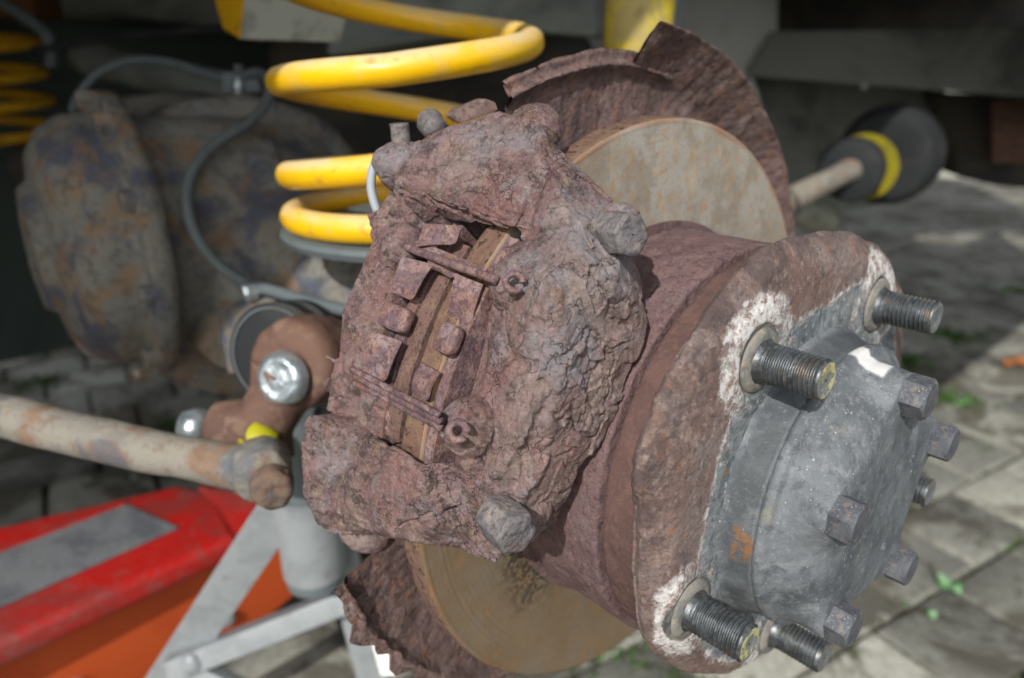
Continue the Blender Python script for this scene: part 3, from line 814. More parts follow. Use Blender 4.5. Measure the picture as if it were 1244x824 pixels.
# long crack
crk = np.abs(fbm(Q * 30 + 70, 3))
d -= .0007 * (1 - sstep(0, .025, crk)) * rz * sstep(-.1, .15, perlin(Q * 25 + 90))
rid = 1 - np.abs(fbm(Q * 120 + 40, 4, .6))
d += (rid - .7) * .00018
d += fbm(Q * 420, 2) * .00016
# strata: scale splitting in sheets along the lower edges of the two blocks
ta = (Q - HUB) @ T3; sa_ = S_
str_ = ta * 330 + 1.3 * fbm(Q * 40 + 3, 3) + sa_ * 90
fs_ = str_ - np.floor(str_)
zl = np.zeros(len(Q))
for a_, b_, w_ in ((at_s(480, 228, -.135), at_s(626, 276, -.077), .0075), (at_s(402, 650, -.134), at_s(600, 682, -.055), .0075), (at_s(663, 195, -.078), at_s(742, 243, -.062), .0055)):
    ab = b_ - a_; tt = np.clip(((Q - a_) @ ab) / (ab @ ab), 0, 1); dd_ = np.linalg.norm(Q - a_ - tt[:, None] * ab, axis=1)
    zl = np.maximum(zl, 1 - sstep(w_ * .4, w_, dd_))
d -= zl * .0013 * (1 - sstep(0, .28, np.minimum(fs_, 1 - fs_)))
for pts, w, amp, wob in (
        ([(662, 192), (648, 230), (632, 272)], .0030, -.0030, .002),
        ([(690, 300), (668, 335), (652, 415), (640, 470), (652, 530), (620, 580), (594, 634)], .0034, -.0026, .003),
        ([(612, 425), (640, 450)], .0050, -.0030, .003),
        ([(676, 380), (690, 440), (668, 520)], .0060, .0020, .003),
        ([(640, 560), (606, 640)], .0030, -.0022, .002),
        ([(665, 560), (640, 600)], .0030, .0020, .002),
        ([(600, 420), (585, 480), (575, 560)], .0040, .0014, .002),
        ([(722, 329), (740, 360), (768, 402)], .0007, -.0030, .0015),
        ([(655, 172), (700, 213), (745, 243)], .0008, -.0030, .0012),
        ([(648, 180), (690, 218), (730, 246)], .0007, -.0022, .0012),
        ([(540, 627), (550, 624)], .0010, -.0040, .0),
        ([(448, 534), (470, 540), (490, 551)], .0007, -.0032, .001),
        ([(480, 232), (520, 248), (570, 268), (622, 284)], .0012, -.0040, .001),
        ([(500, 236), (560, 256), (626, 278)], .0006, -.0024, .001),
        ([(455, 552), (440, 600), (438, 650)], .0040, -.0018, .002),
        ([(500, 575), (492, 652)], .0040, -.0016, .002),
        ([(545, 560), (560, 660)], .0040, -.0018, .002),
        ([(380, 515), (385, 630)], .0040, .0010, .002),
        ([(700, 270), (745, 330), (760, 350)], .0010, -.0020, .0015),
        ([(690, 430), (720, 400), (745, 440), (735, 500)], .0008, -.0018, .003),
        ([(660, 500), (700, 520), (730, 540)], .0008, -.0018, .002),
        ([(560, 170), (600, 200), (640, 215)], .0007, -.0014, .002),
        ([(600, 150), (585, 190), (600, 235)], .0007, -.0014, .002),
        ([(540, 600), (520, 630), (480, 645)], .0006, -.0014, .002)):
    d += amp * line_field(pts, w, wob)
quiet = (S_ < -.108) & (R_ > .13) & (TH_ > 150) & (TH_ < 176)
d = np.where(quiet, d * .45, d)
V2 = V + N * d[:, None]
tanm = sstep(.12, .3, fbm(Q * 30 + 33, 3)) * rough_zone
gc = [(at_s(742, 290, -.045), .030), (at_s(655, 430, -.04), .012), (at_s(480, 190, -.146), .016), (at_s(700, 430, -.036), .02), (at_s(640, 330, -.06), .012)]
gm = np.zeros(len(V))
for c, rr in gc: gm = np.maximum(gm, 1 - sstep(rr * .4, rr, np.linalg.norm(V - c, axis=1)))
def blob(lst):
    m = np.zeros(len(V))
    for (px, py, rr, a_) in lst:
        m = np.maximum(m, a_ * (1 - sstep(rr * .3, rr, np.linalg.norm(V - surf(px, py) + .004 * perlin(Q * 70)[:, None], axis=1))))
    return m
tanm = np.maximum(np.maximum(tanm * .5, rough_zone * .45), blob([(720, 370, .018, 1), (715, 300, .010, 1), (735, 470, .018, .9), (700, 260, .012, .9), (655, 600, .010, .8), (560, 200, .014, .5), (425, 655, .012, .9), (690, 420, .010, .8)]))
gm = np.maximum(gm, blob([(480, 170, .012, 1), (655, 350, .010, .9), (590, 165, .014, .6), (640, 170, .010, .8), (535, 500, .008, .8), (400, 560, .014, .6), (705, 450, .014, .7), (610, 640, .008, .8)]))
redm = blob([(440, 300, .014, 1), (430, 440, .012, 1), (600, 470, .016, .9), (560, 580, .014, .7), (460, 590, .016, .8), (640, 240, .012, .6), (590, 250, .014, .7), (680, 560, .016, .7)])
ochm = blob([(614, 428, .006, 1), (660, 380, .006, .7), (520, 215, .008, .6), (455, 540, .006, .5)])
housing = mk('housing', V2, F, M_CAL, cal, True, dict(grey=gm, tan=tanm, red=redm, ochre=ochm, chip=chip))

# pads
def sector(name, s0, s1, r0, r1, t0, t1, m, parent, n=30, disp=True, mods=None):
    prof = [(s0, r0), (s1, r0), (s1, r1), (s0, r1)]
    pr = resample(prof, .0012, True)
    th = np.radians(np.linspace(t0, t1, n))
    T, S = np.meshgrid(th, pr[:, 0], indexing='ij'); _, R = np.meshgrid(th, pr[:, 1], indexing='ij')
    P = (HUB + S[..., None] * AX + (R * np.cos(T))[..., None] * CU + (R * np.sin(T))[..., None] * CV)
    sh = P.shape; P = P.reshape(-1, 3)
    if disp:
        rad = P - HUB; rad -= (rad @ AX)[:, None] * AX; rad /= np.linalg.norm(rad, axis=1)[:, None]
        P = P + rad * (fbm(P * 140, 3) * .0004)[:, None] * (R.ravel() > (r0 + r1) / 2)[:, None]
    k = len(pr); Fc = grid_faces(n, k, False, True); Fc.append(tuple(range(k))[::-1]); Fc.append(tuple((n - 1) * k + j for j in range(k)))
    return autosmooth(mk(name, P, Fc, m, parent), 40)
pad = sector('brake_pad', -.1165, -.1105, .105, .1500, 147, 185, M_PURPLE, cal, 60)
sector('friction_lining', -.1104, -.1008, .106, .1485, 150, 183, M_PAD, pad, 60)
pad2 = sector('brake_pad', -.0825, -.0772, .105, .1490, 147, 185, M_PURPLE, cal, 60)
sector('friction_lining', -.0846, -.0826, .106, .1478, 150, 183, M_PAD, pad2, 60)
# pins with the strap that lies along each
def pin(px0, py0, s0, px1, py1, s1, r=.0017, n='retaining_pin', m=None, parent=None):
    a, b = at_s(px0, py0, s0), at_s(px1, py1, s1)
    P = np.linspace(a, b, 30)
    return tube(n, P, r, m or M_PURPLE, parent or cal, seg=14, disp=lambda V: fbm(V * 250, 3) * .00022)
def leaf(name, corners, thick, bend=.0, m=None, parent=None, n=10):
    """thin curved sheet from four measured corners (px,py,s); bend lifts its middle"""
    C = [at_s(*q) for q in corners]
    nrm = np.cross(C[1] - C[0], C[3] - C[0]); nrm /= np.linalg.norm(nrm)
    if nrm @ E3 < 0: nrm = -nrm
    V = []; 
    for k, off in enumerate((0.0, -thick)):
        for i in range(n + 1):
            for j in range(n + 1):
                u, v = i / n, j / n
                # rounded far corners
                p = (C[0] * (1 - u) + C[1] * u) * (1 - v) + (C[3] * (1 - u) + C[2] * u) * v
                if v > .8:
                    q = (v - .8) / .2; cut = .10 * (1 - math.sqrt(max(0, 1 - q * q)))
                    uu = min(max(u, cut), 1 - cut); p = (C[0] * (1 - uu) + C[1] * uu) * (1 - v) + (C[3] * (1 - uu) + C[2] * uu) * v
                V.append(p + nrm * (off + bend * math.sin(math.pi * v) + .0004 * math.sin(5 * u + 3 * v)))
    F = []; m1 = (n + 1) ** 2
    for i in range(n):
        for j in range(n):
            a = i * (n + 1) + j; F.append((a, a + n + 1, a + n + 2, a + 1)); F.append((m1 + a, m1 + a + 1, m1 + a + n + 2, m1 + a + n + 1))
    for i in range(n):
        for (a, b) in ((i * (n + 1), (i + 1) * (n + 1)), (i * (n + 1) + n, (i + 1) * (n + 1) + n), (i, i + 1), (n * (n + 1) + i, n * (n + 1) + i + 1)):
            F.append((a, b, m1 + b, m1 + a))
    o = mk(name, V, F, m or M_PURPLE, parent or cal)
    bmx = bmesh.new(); bmx.from_mesh(o.data); bmesh.ops.recalc_face_normals(bmx, faces=bmx.faces); bmx.to_mesh(o.data); bmx.free()
    return autosmooth(o, 40)
pin(478, 295, -.130, 604, 341, -.067)
leaf('pin_strap', [(502, 291, -.124), (592, 326, -.078), (584, 334, -.079), (494, 298, -.124)], .0010, 0)
pin(428, 449, -.130, 534, 504, -.066, .0014)
pin(431, 457, -.130, 536, 512, -.066, .0015)
pin(430, 465, -.130, 536, 520, -.066, .0013)
leaf('spring_tab', [(489, 312, -.118), (526, 321, -.105), (502, 366, -.108), (476, 355, -.119)], .0009, .0012)
leaf('spring_tab', [(553, 332, -.090), (586, 346, -.078), (573, 400, -.078), (546, 389, -.090)], .0009, .0012)
leaf('spring_tab', [(452, 402, -.120), (488, 415, -.106), (470, 465, -.108), (438, 450, -.121)], .0009, .0012)
leaf('spring_tab', [(520, 312, -.108), (562, 330, -.092), (548, 338, -.096), (527, 328, -.106)], .0009, .0012)
leaf('spring_tab', [(506, 300, -.116), (515, 272, -.118), (561, 276, -.102), (552, 298, -.102)], .0009, .0010)
leaf('spring_tab', [(512, 440, -.096), (532, 452, -.083), (520, 488, -.083), (500, 478, -.096)], .0009, .0010)
leaf('spring_tab', [(452, 492, -.116), (478, 502, -.108), (476, 513, -.108), (470, 512, -.110)], .0008, .0004)
leaf('spring_tab', [(466, 517, -.112), (484, 524, -.105), (482, 532, -.105), (478, 531, -.106)], .0008, .0004)
# pad lugs
def lug(px, py, s, a, b, c):
    bmn = bmesh.new(); bmesh.ops.create_cube(bmn, size=1)
    bmesh.ops.bevel(bmn, geom=list(bmn.edges), offset=.24, segments=5, affect='EDGES', profile=.5)
    Vn = np.array([v.co[:] for v in bmn.verts]); bmn.verts.index_update(); Fn = [[v.index for v in f.verts] for f in bmn.faces]; bmn.free()
    c0 = at_s(px, py, s)
    W = c0 + Vn[:, :1] * AX * a + Vn[:, 1:2] * T3 * b + Vn[:, 2:] * E3 * c
    W = W + (fbm(W * 200, 3) * .0004)[:, None] * E3
    return mk('pad_lug', W, Fn, M_PURPLE, cal)
lug(480, 386, -.116, .019, .0105, .0055)
lug(545, 412, -.082, .0115, .0115, .0050)
# split pin ends
def ring(px, py, s, R, r, name='pin_clip', a0=200, a1=520):
    c = at_s(px, py, s); th = np.radians(np.linspace(a0, a1, 40))
    n = (E3 * .75 + AX * .65); n /= np.linalg.norm(n); e1 = np.cross(n, T3); e1 /= np.linalg.norm(e1); e2 = np.cross(n, e1)
    P = c + R * (np.cos(th)[:, None] * e1 + np.sin(th)[:, None] * e2)
    return tube(name, P, r, M_PURPLE, cal, seg=10, disp=lambda V: fbm(V * 300, 3) * .0003)
ring(625, 343, -.0575, .0030, .0013)
ring(556, 524, -.0575, .0031, .0015)
# stubs of the pins on the inboard side, and the clip wire
pin(466, 322, -.133, 458, 318, -.142, .0032, 'pin_stub')
pin(470, 262, -.138, 456, 272, -.146, .0030, 'pin_stub')
leaf('clip_end', [(446, 262, -.146), (470, 254, -.140), (474, 264, -.140), (452, 274, -.146)], .002, 0)
leaf('clip_end', [(392, 466, -.150), (412, 452, -.146), (416, 462, -.146), (397, 478, -.150)], .0014, 0)
P = spline([at_s(408, 440, -.146), at_s(402, 436, -.149), at_s(396, 433, -.152)], 6)
tube('clip_wire', P, .0008, M_PURPLE, cal, seg=8)
# eroded bolt heads
def crust(px, py, s, R, h, tilt=None, name='bolt_head', seed=0):
    c = at_s(px, py, s)
    n = AX if tilt is None else tilt / np.linalg.norm(tilt)
    e1 = np.cross(n, [0, 0, 1]); e1 /= np.linalg.norm(e1); e2 = np.cross(n, e1)
    def dd(P, s_, r_, th_):
        A, B, I = worley(P * 140 + seed)
        return fbm(P * 120 + seed, 4) * .0006 + (I - .5) * .0005
    def rm(S, Rr, th):
        q = (th + 10) % 60 - 30
        return S, Rr * (1 / np.cos(np.radians(q)) * .93) ** .8
    return lathe(name, [(-.010, R * .98), (h * .2, R), (h * .8, R * .97), (h, R * .80), (h * 1.03, R * .3), (h * 1.03, .0003)], 110, M_CRUST, cal, step=.0005, disp=dd, rmod=rm, centre=c, axis=n, e1=e1, e2=e2)
crust(619, 642, -.040, .0084, .0055, AX + E3 * .15 - T3 * .1, seed=3)
crust(757, 284, -.040, .0078, .0055, AX + E3 * .25, seed=11)
# bleed screw
def stubm(px0, py0, s0, px1, py1, s1, r0, r1, name, m):
    a, b = at_s(px0, py0, s0), at_s(px1, py1, s1); t = np.linspace(0, 1, 16)[:, None]
    return tube(name, a * (1 - t) + b * t, np.interp(t[:, 0], [0, .3, .35, 1], [r0, r0 * .9, r1, r1 * 1.05]), m, cal, seg=18, disp=lambda V: fbm(V * 220, 3) * .0005)
stubm(490, 190, -.146, 485, 150, -.146, .0058, .0040, 'bleed_screw', M_CRUST)
# steel pipe looping down from the bleed side
P = spline([at(476, 190, .312), at(462, 190, .312), at(453, 206, .312), at(451, 228, .312), at(456, 250, .312), at(466, 272, .312)], 8)
tube('brake_pipe', P, .0020, rusty('pale_pipe', srgb(150, 156, 162), [(80, .5, .7, srgb(120, 124, 126), .7)], .5), cal, seg=14)
# thin steel edge and a round boss showing behind the top of the block
prism('backing_strap', [at(548, 140, .335), at(560, 132, .335), at(590, 120, .335), at(602, 124, .335), at(606, 134, .335), at(560, 150, .335)], AX * -.006, M_SHIELD, cal, .0008)
stubm(530, 158, -.155, 522, 148, -.165, .006, .006, 'mounting_boss', M_CRUST)

# ================================================================== SUSPENSION AND AXLE
# coil spring, right-handed, closed at its foot
SPC = at(500, 200, .49)
def spring(name, cx, cy, turns, z_of, R, r, m, n=44, label=None, group=None, ph0=0):
    t = np.linspace(turns[0], turns[1], int((turns[1] - turns[0]) * n))
    z = np.interp(t, *z_of)
    a = -math.pi / 2 + t * 2 * math.pi + ph0          # t integer: the side nearest the road outside
    P = np.stack([cx + R * np.cos(a), cy + R * np.sin(a), z], 1)
    return tube(name, P, r, m, None, seg=20)
fz = lambda px, py: at(px, py, .402)[2]
zt = ([-.75, -.25, 0, .25, .75, 1, 1.25, 1.75, 2, 2.5, 3, 3.5], [fz(400, 292) - .006, fz(400, 292) - .003, fz(400, 290), fz(400, 290) + .012, .634, fz(400, 207), .652, .692, fz(470, 86), .735, .775, .81])
sprg = spring('coil_spring', SPC[0], SPC[1], (-.75, 3.4), zt, .0800, .0088, M_YEL)
tag(sprg, 'bright yellow coil spring standing behind the caliper, dusty on its upper sides', 'coil spring', 'yellow coil springs of the axle')
# spring seat
seat = lathe('seat_plate', [(0, .001), (0, .088), (.004, .090), (.007, .089), (.008, .083), (.008, .055), (.014, .052), (.014, .02), (.014, .001)], 64, M_HOSE, None,
             centre=np.array([SPC[0], SPC[1], fz(400, 290) - .0185]), axis=np.array([0, 0, 1.0]), e1=np.array([1.0, 0, 0]), e2=np.array([0, 1.0, 0]), auto=30)
seat.name = 'round_plate'; tag(seat, 'round grey plate under the foot of the near yellow spring', 'plate')
# shock absorber
sa = thing('shock_absorber', at(772, 90, .62), 'dusty yellow shock absorber tube above the dust shield', 'shock absorber')
b0 = at(772, 110, .62)
tube('body_tube', [b0 - np.array([0, 0, .03]), b0 + np.array([0, 0, .06]), b0 + np.array([0, 0, .30])], .0285, M_DIRTYYEL, sa, seg=40)
b1 = at(817, 90, .66)
prism('side_plate', [at(798, 130, .66), at(827, 130, .66), at(833, -40, .66), at(800, -40, .66)], np.array([.0, .006, 0]), M_HOSE, sa, .001)
# white bump stop bracket with an orange side
bs = thing('bump_stop_bracket', at(340, 20, .62), 'white and orange angular bracket beside the top of the spring', 'bracket')
prism('white_face', [at(300, -30, .60), at(432, -30, .60), at(414, 52, .60), at(292, 48, .60)], at(300, 0, .66) - at(300, 0, .60), M_STONE, bs, .002)
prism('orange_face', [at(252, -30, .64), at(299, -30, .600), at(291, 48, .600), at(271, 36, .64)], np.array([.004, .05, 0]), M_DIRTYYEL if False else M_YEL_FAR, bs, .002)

# axle casing
ax = thing('rear_axle', HUB - AX * .8, 'dark grimy rear axle casing with bulging differential cover', 'axle')
def d_ax(P, s, r, th): return fbm(P * 10, 2) * .004 + fbm(P * 90, 3) * .0012
lathe('axle_tube', [(-.13, .001), (-.13, .060), (-.16, .056), (-.20, .046), (-.38, .050), (-.46, .072), (-.53, .108), (-.56, .128), (-.57, .148), (-.60, .150), (-.61, .138), (-.72, .148), (-.80, .145), (-.88, .125), (-.96, .09), (-1.05, .055), (-1.75, .05)], 120, M_AXLE, ax, step=.012, disp=d_ax)
DC = HUB - AX * .575 - FW * .115 + np.array([0, 0, .030])
nrm = np.array([-.80, -.60, .0]); nrm /= np.linalg.norm(nrm)
de1 = np.cross(nrm, [0, 0, 1.0]); de2 = np.array([0, 0, 1.0])
def d_dc(P, s, r, th): return fbm(P * 12, 2) * .0022 + fbm(P * 80, 3) * .0008
cov = lathe('differential_cover', [(-.12, .100), (-.030, .104), (-.014, .108), (-.012, .124), (.002, .125), (.004, .124), (.006, .110), (.014, .108), (.030, .106), (.048, .096), (.058, .078), (.062, .055), (.070, .050), (.072, .03), (.072, .001)], 110, M_AXLE, ax, step=.008, disp=d_dc,
      centre=DC, axis=nrm, e1=de1, e2=de2)
for k in range(10):
    a = 2 * math.pi * k / 10 + .2
    c = DC + nrm * .003 + .117 * (math.cos(a) * de1 + math.sin(a) * de2)
    lathe('cover_bolt', [(0, .009), (.009, .009), (.011, .007), (.011, .0003)], 6, M_AXLE, cov, centre=c, axis=nrm, e1=de1, e2=de2, smooth=False)
# ribs / web running from the casing down to the bracket
prism('casing_web', [at(268, 210, .80), at(400, 240, .62), at(400, 300, .60), at(330, 300, .66), at(250, 395, .80), at(225, 300, .85)], np.array([.02, .09, -.01]), M_AXLE, ax, .01, cuts=3, disp=lambda V: fbm(V * 20, 3) * .008)
# bluish bracket plate with captive nut
bp = prism('axle_bracket', [at(262, 378, .56), at(300, 362, .55), at(352, 360, .54), at(430, 372, .52), at(425, 440, .52), at(300, 452, .53), at(277, 455, .55)], np.array([.01, .05, -.01]), M_PLATE, ax, .002)
prism('lower_gusset', [at(232, 372, .62), at(276, 388, .60), at(290, 452, .58), at(262, 446, .60), at(215, 404, .64)], np.array([.01, .05, 0]), M_AXLE, ax, .003)
c = at(311, 353, .545); lathe('clip_bolt', [(0, .007), (.008, .007), (.010, .005), (.010, .0003)], 6, M_ZINC, ax, centre=c, axis=nrm, e1=de1, e2=de2, smooth=False)

# grey pipe / hose on the axle
P = spline([at(88, 135, .78), at(98, 112, .77), at(122, 88, .76), at(160, 74, .75), at(205, 76, .73), at(250, 90, .71), at(284, 97, .69), at(312, 88, .67), at(328, 100, .65), at(322, 128, .63), at(300, 150, .61), at(262, 175, .59),
            at(236, 205, .575), at(227, 240, .565), at(236, 280, .56), at(262, 318, .555), at(300, 344, .55), at(340, 356, .53), at(380, 368, .51), at(430, 380, .49)], 8)
h1 = tube('brake_hose', P, .0045, M_HOSE, None, seg=14)
tag(h1, 'grey brake hose curling over the axle casing towards the caliper', 'hose')
cl = thing('hose_clip', at(290, 95, .69), 'small metal clip holding the grey hose on top of the axle', 'clip')
box('clip_strap', at(296, 100, .69), np.array([.035, 0, 0]), np.array([0, .02, 0]), np.array([0, 0, .018]), M_HOSE, cl, .002)
tube('clip_screw', [at(290, 118, .68), at(290, 80, .68)], .0045, M_ZINC, cl, seg=12)
P = spline([at(40, 62, 1.0), at(90, 52, 1.0), at(150, 43, .99), at(200, 40, .98), at(290, 32, .96), at(360, 20, .95)], 8)
h2 = tube('dark_cable', P, .0062, M_RUBBER, None, seg=12); tag(h2, 'dark cable running across behind the axle at upper left', 'cable')
P = spline([at(-10, -5, 1.0), at(25, 18, 1.0), at(48, 34, 1.0), at(60, 50, 1.0), at(62, 80, 1.02)], 8)
h3 = tube('pale_hose', P, .008, M_HOSE, None, seg=12); tag(h3, 'short pale hose hanging in the upper left corner beside the far spring', 'hose')
# far spring
fc = at(-14, 90, 1.25)
fzz = lambda py: at(0, py, 1.17)[2]
zt2 = ([-1, 0, 1, 2, 3, 4], [fzz(178), fzz(137), fzz(102), fzz(62), fzz(22), fzz(-20)])
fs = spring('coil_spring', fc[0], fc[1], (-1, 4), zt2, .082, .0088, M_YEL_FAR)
tag(fs, 'far yellow coil spring in shadow at the upper left edge', 'coil spring', 'yellow coil springs of the axle')
c0 = at(20, 8, 1.15)
fsb = box('spring_bracket', c0, np.array([.10, 0, 0]), np.array([0, .08, 0]), np.array([0, 0, .035]), rusty('brown_bracket', srgb(92, 62, 36), []), None, .004)
tag(fsb, 'brown bracket above the far spring in the top left corner', 'bracket')

# drop link
dl = thing('drop_link', at(320, 500, .44), 'brown rusted drop link with black rubber bush and shiny bolt head', 'drop link')
ld = np.array([-.30, -.93, .22]); ld /= np.linalg.norm(ld)             # faces the road side
l1 = np.cross(ld, [0, 0, 1.0]); l1 /= np.linalg.norm(l1); l2 = np.cross(l1, ld)
ec = at(368, 440, .455)
dlk = dict(axis=ld, e1=l1, e2=l2)
lathe('link_eye', [(-.030, .0005), (-.030, .026), (-.012, .029), (.006, .029), (.013, .0275), (.017, .023), (.018, .014), (.018, .0003)], 60, M_BROWN, dl, step=.003, centre=ec, disp=lambda P, s, r, t: fbm(P * 60, 3) * .0012, **dlk)
bc = at(346, 428, .482)
lathe('rubber_bush', [(-.020, .0005), (-.020, .034), (-.010, .0345), (-.008, .031), (-.003, .031), (-.001, .0345), (.008, .034), (.010, .030), (.010, .0005)], 60, M_RUBBER, dl, centre=bc, auto=30, **dlk)
lathe('rubber_lip', [(.0100, .0005), (.0100, .0330), (.0118, .0342), (.0122, .0315), (.0122, .0005)], 60, M_RUBBER, dl, centre=bc, auto=30, **dlk)
lathe('bush_washer', [(.0015, .0300), (.0015, .0312), (.0028, .0312), (.0028, .0300)], 60, M_HOSE, dl, centre=bc + ld * .0105, auto=30, **dlk)
lathe('bolt_head', [(.017, .0165), (.020, .0165), (.024, .0150), (.0262, .0125), (.0262, .0105), (.0252, .008), (.0262, .004), (.0262, .0003)], 48, M_ZINC, dl, centre=at(371, 452, .455) + ld * .004 , disp=lambda P, s, r, t: fbm(P * 160, 2) * .0006, step=.002, **dlk)
P = np.linspace(at(352, 460, .452), at(312, 530, .450), 12)
tube('link_shank', P, np.interp(np.linspace(0, 1, 12), [0, .35, .7, 1], [.026, .0185, .018, .026]), M_BROWN, dl, seg=24, disp=lambda V: fbm(V * 50, 3) * .001)
P = np.linspace(at(252, 525, .452), at(345, 524, .448), 14)
tube('joint_body', P, np.interp(np.linspace(0, 1, 14), [0, .15, .5, .9, 1], [.008, .019, .021, .018, .008]), M_BROWN, dl, seg=24, disp=lambda V: fbm(V * 50, 3) * .001)
tube('joint_collar', [at(222, 519, .46), at(236, 520, .46), at(252, 523, .46)], [.010, .013, .012], M_ZINC, dl, seg=18)
tube('joint_collar', [at(336, 528, .46), at(342, 526, .46), at(349, 524, .46)], [.006, .010, .009], M_ZINC, dl, seg=18)
tube('grease_seal', [at(292, 533, .436), at(312, 532, .434), at(336, 537, .434)], [.005, .0105, .006], M_LIMEY, dl, seg=16)
# anti-roll bar
ar = thing('anti_roll_bar', at(150, 540, .41), 'pale dusty anti-roll bar reaching in from the left edge', 'bar')
P = spline([at(-450, 385, .47), at(-250, 436, .45), at(-60, 488, .435), at(0, 505, .43), at(80, 524, .425), at(160, 543, .42), at(230, 557, .415), at(275, 565, .41), at(318, 572, .405)], 8)
tube('bar', P, np.interp(np.linspace(0, 1, len(P)), [0, .6, .8, 1], [.0134, .0128, .0124, .0138]), M_ROD, ar, seg=36, disp=lambda V: fbm(V * 45, 3) * .0009 + fbm(V * 300, 2) * .0002)
ec2 = at(318, 570, .402)
ad = np.array([.30, -.90, .05]); ad /= np.linalg.norm(ad); a1 = np.cross(ad, [0, 0, 1.0]); a1 /= np.linalg.norm(a1); a2 = np.cross(a1, ad)
adk = dict(axis=ad, e1=a1, e2=a2)
lathe('bar_eye', [(-.014, .0005), (-.014, .0145), (.0, .0165), (.010, .0150), (.012, .010), (.012, .0005)], 48, M_ROD, ar, step=.002, centre=ec2, disp=lambda P, s, r, t: fbm(P * 90, 3) * .0014, **adk)
lathe('bar_bolt', [(.010, .0115), (.018, .011), (.020, .009), (.020, .0003)], 48, M_ROD_END, ar, step=.0015, centre=at(330, 578, .400), disp=lambda P, s, r, t: fbm(P * 160, 3) * .0010, **adk)

# radius arm and bush at the right
ra = thing('radius_arm', at(1045, 205, 1.05), 'tan rod ending in a big dark bush with a yellow ring, right of the disc', 'suspension arm')
rd = np.array([-.55, -.80, -.06]); rd /= np.linalg.norm(rd); r1 = np.cross(rd, [0, 0, 1.0]); r1 /= np.linalg.norm(r1); r2 = np.cross(r1, rd)
rk = dict(axis=rd, e1=r1, e2=r2)
bc = at(1036, 205, 1.05)
lathe('bush_housing', [(-.13, .0005), (-.13, .060), (-.07, .078), (-.045, .076), (-.032, .064), (-.030, .05), (-.040, .0005)], 60, M_RUBBER, ra, centre=at(1072, 196, 1.10), auto=30, **rk)
lathe('yellow_ring', [(-.012, .0005), (-.012, .0480), (-.004, .0490), (-.004, .0005)], 60, M_RINGY, ra, centre=at(1047, 204, 1.07), auto=30, **rk)
lathe('rubber_bush', [(-.008, .0005), (-.008, .044), (.014, .046), (.020, .042), (.024, .02), (.024, .0005)], 60, M_RUBBER, ra, centre=bc, auto=30, **rk)
P = np.linspace(at(1040, 203, 1.04), at(955, 245, .98), 16)
tube('arm_rod', P, np.interp(np.linspace(0, 1, 16), [0, .3, 1], [.017, .0155, .017]), M_ROD, ra, seg=24, disp=lambda V: fbm(V * 40, 3) * .001)
tube('arm_tail', np.linspace(at(955, 245, .98), at(880, 300, .90), 8), .020, M_ROD, ra, seg=20)
rb = tube('arm_boss', np.linspace(at(1004, 268, 1.3), at(960, 250, 1.25), 6), .03, M_STONE, ra, seg=20)

# ================================================================== CHASSIS AND BODY
def panel(name, pts, ext, m, label, cat, bevel=.004, **k):
    o = prism(name, pts, np.asarray(ext, float), m, None, bevel, **k)
    return tag(o, label, cat)
# grey inner arch sheet behind the shock absorber and disc
panel('inner_arch_panel', [at(640, 200, 1.45), at(640, -300, 1.45), at(950, -300, 1.45), at(945, 40, 1.45), at(915, 90, 1.45), at(960, 250, 1.45), at(900, 330, 1.45)], (.0, .02, 0), M_ARCH, 'plain grey inner wheel arch panel behind the disc and shock absorber', 'body panel')
panel('chassis_beam', [at(905, 92, 1.40), at(935, 38, 1.40), at(1320, 30, 1.20), at(1320, 124, 1.20)], (.03, .10, 0), M_UNDER, 'long dark beam crossing the top right of the underbody', 'chassis rail', .008)
panel('underbody_box', [at(880, 96, 2.3), at(880, -300, 2.3), at(1500, -300, 2.3), at(1500, 100, 2.3)], (0, .3, 0), M_DARK, 'black underbody shapes above the long dark beam at top right', 'underbody', .02)
panel('rail_crossmember', [at(900, 60, 1.6), at(1150, 92, 1.6), at(1150, 205, 1.6), at(1110, 240, 1.6), at(1010, 262, 1.6), at(930, 260, 1.6)], (.02, .10, 0), M_UNDER, 'grey crossmember hanging under the dark beam behind the yellow ring bush', 'chassis rail', .01)
panel('exhaust_bracket', [at(1130, 112, 1.55), at(1300, 118, 1.45), at(1300, 235, 1.45), at(1210, 226, 1.45), at(1160, 214, 1.5), at(1163, 190, 1.52), at(1148, 160, 1.55)], (.02, .10, 0), M_DARK, 'dark bracket below the beam at the right edge, brown at its end', 'bracket', .01)
panel('brown_mount', [at(1206, 120, 1.42), at(1300, 122, 1.40), at(1300, 200, 1.40), at(1206, 198, 1.42)], (.01, .03, 0), M_BROWN, 'brown rusty mount on the dark bracket at the right edge', 'bracket', .006)
# chassis rail behind the near spring
panel('chassis_rail', [at(395, 70, .86), at(395, -200, .86), at(725, -200, .86), at(725, 45, .86), at(600, 35, .86)], (.03, .09, 0), M_UNDER, 'grey chassis rail behind the top of the near yellow spring', 'chassis rail', .008)
panel('cross_tube', [at(-60, 24, 1.35), at(-60, -90, 1.35), at(300, -90, 1.25), at(300, 40, 1.25), at(150, 20, 1.3)], (.0, .12, 0), M_UNDER, 'dull underbody crossmember along the top left', 'chassis rail', .02)
P = np.linspace(at(100, 70, 1.2), at(300, 115, 1.05), 12)
o = tube('panhard_rod', P, .028, M_UNDER, None, seg=20, disp=lambda V: fbm(V * 12, 3) * .004); tag(o, 'thick dull rod lying behind the grey hose at upper left', 'rod')
panel('dark_backing', [at(320, 40, 1.2), at(720, 40, 1.2), at(760, 300, 1.2), at(330, 300, 1.2)], (0, .2, 0), M_DARK, 'added dark panel hiding the bright ground behind the near spring coils', 'backing panel', .03)  # dark panel added to block the bright far ground behind the coils
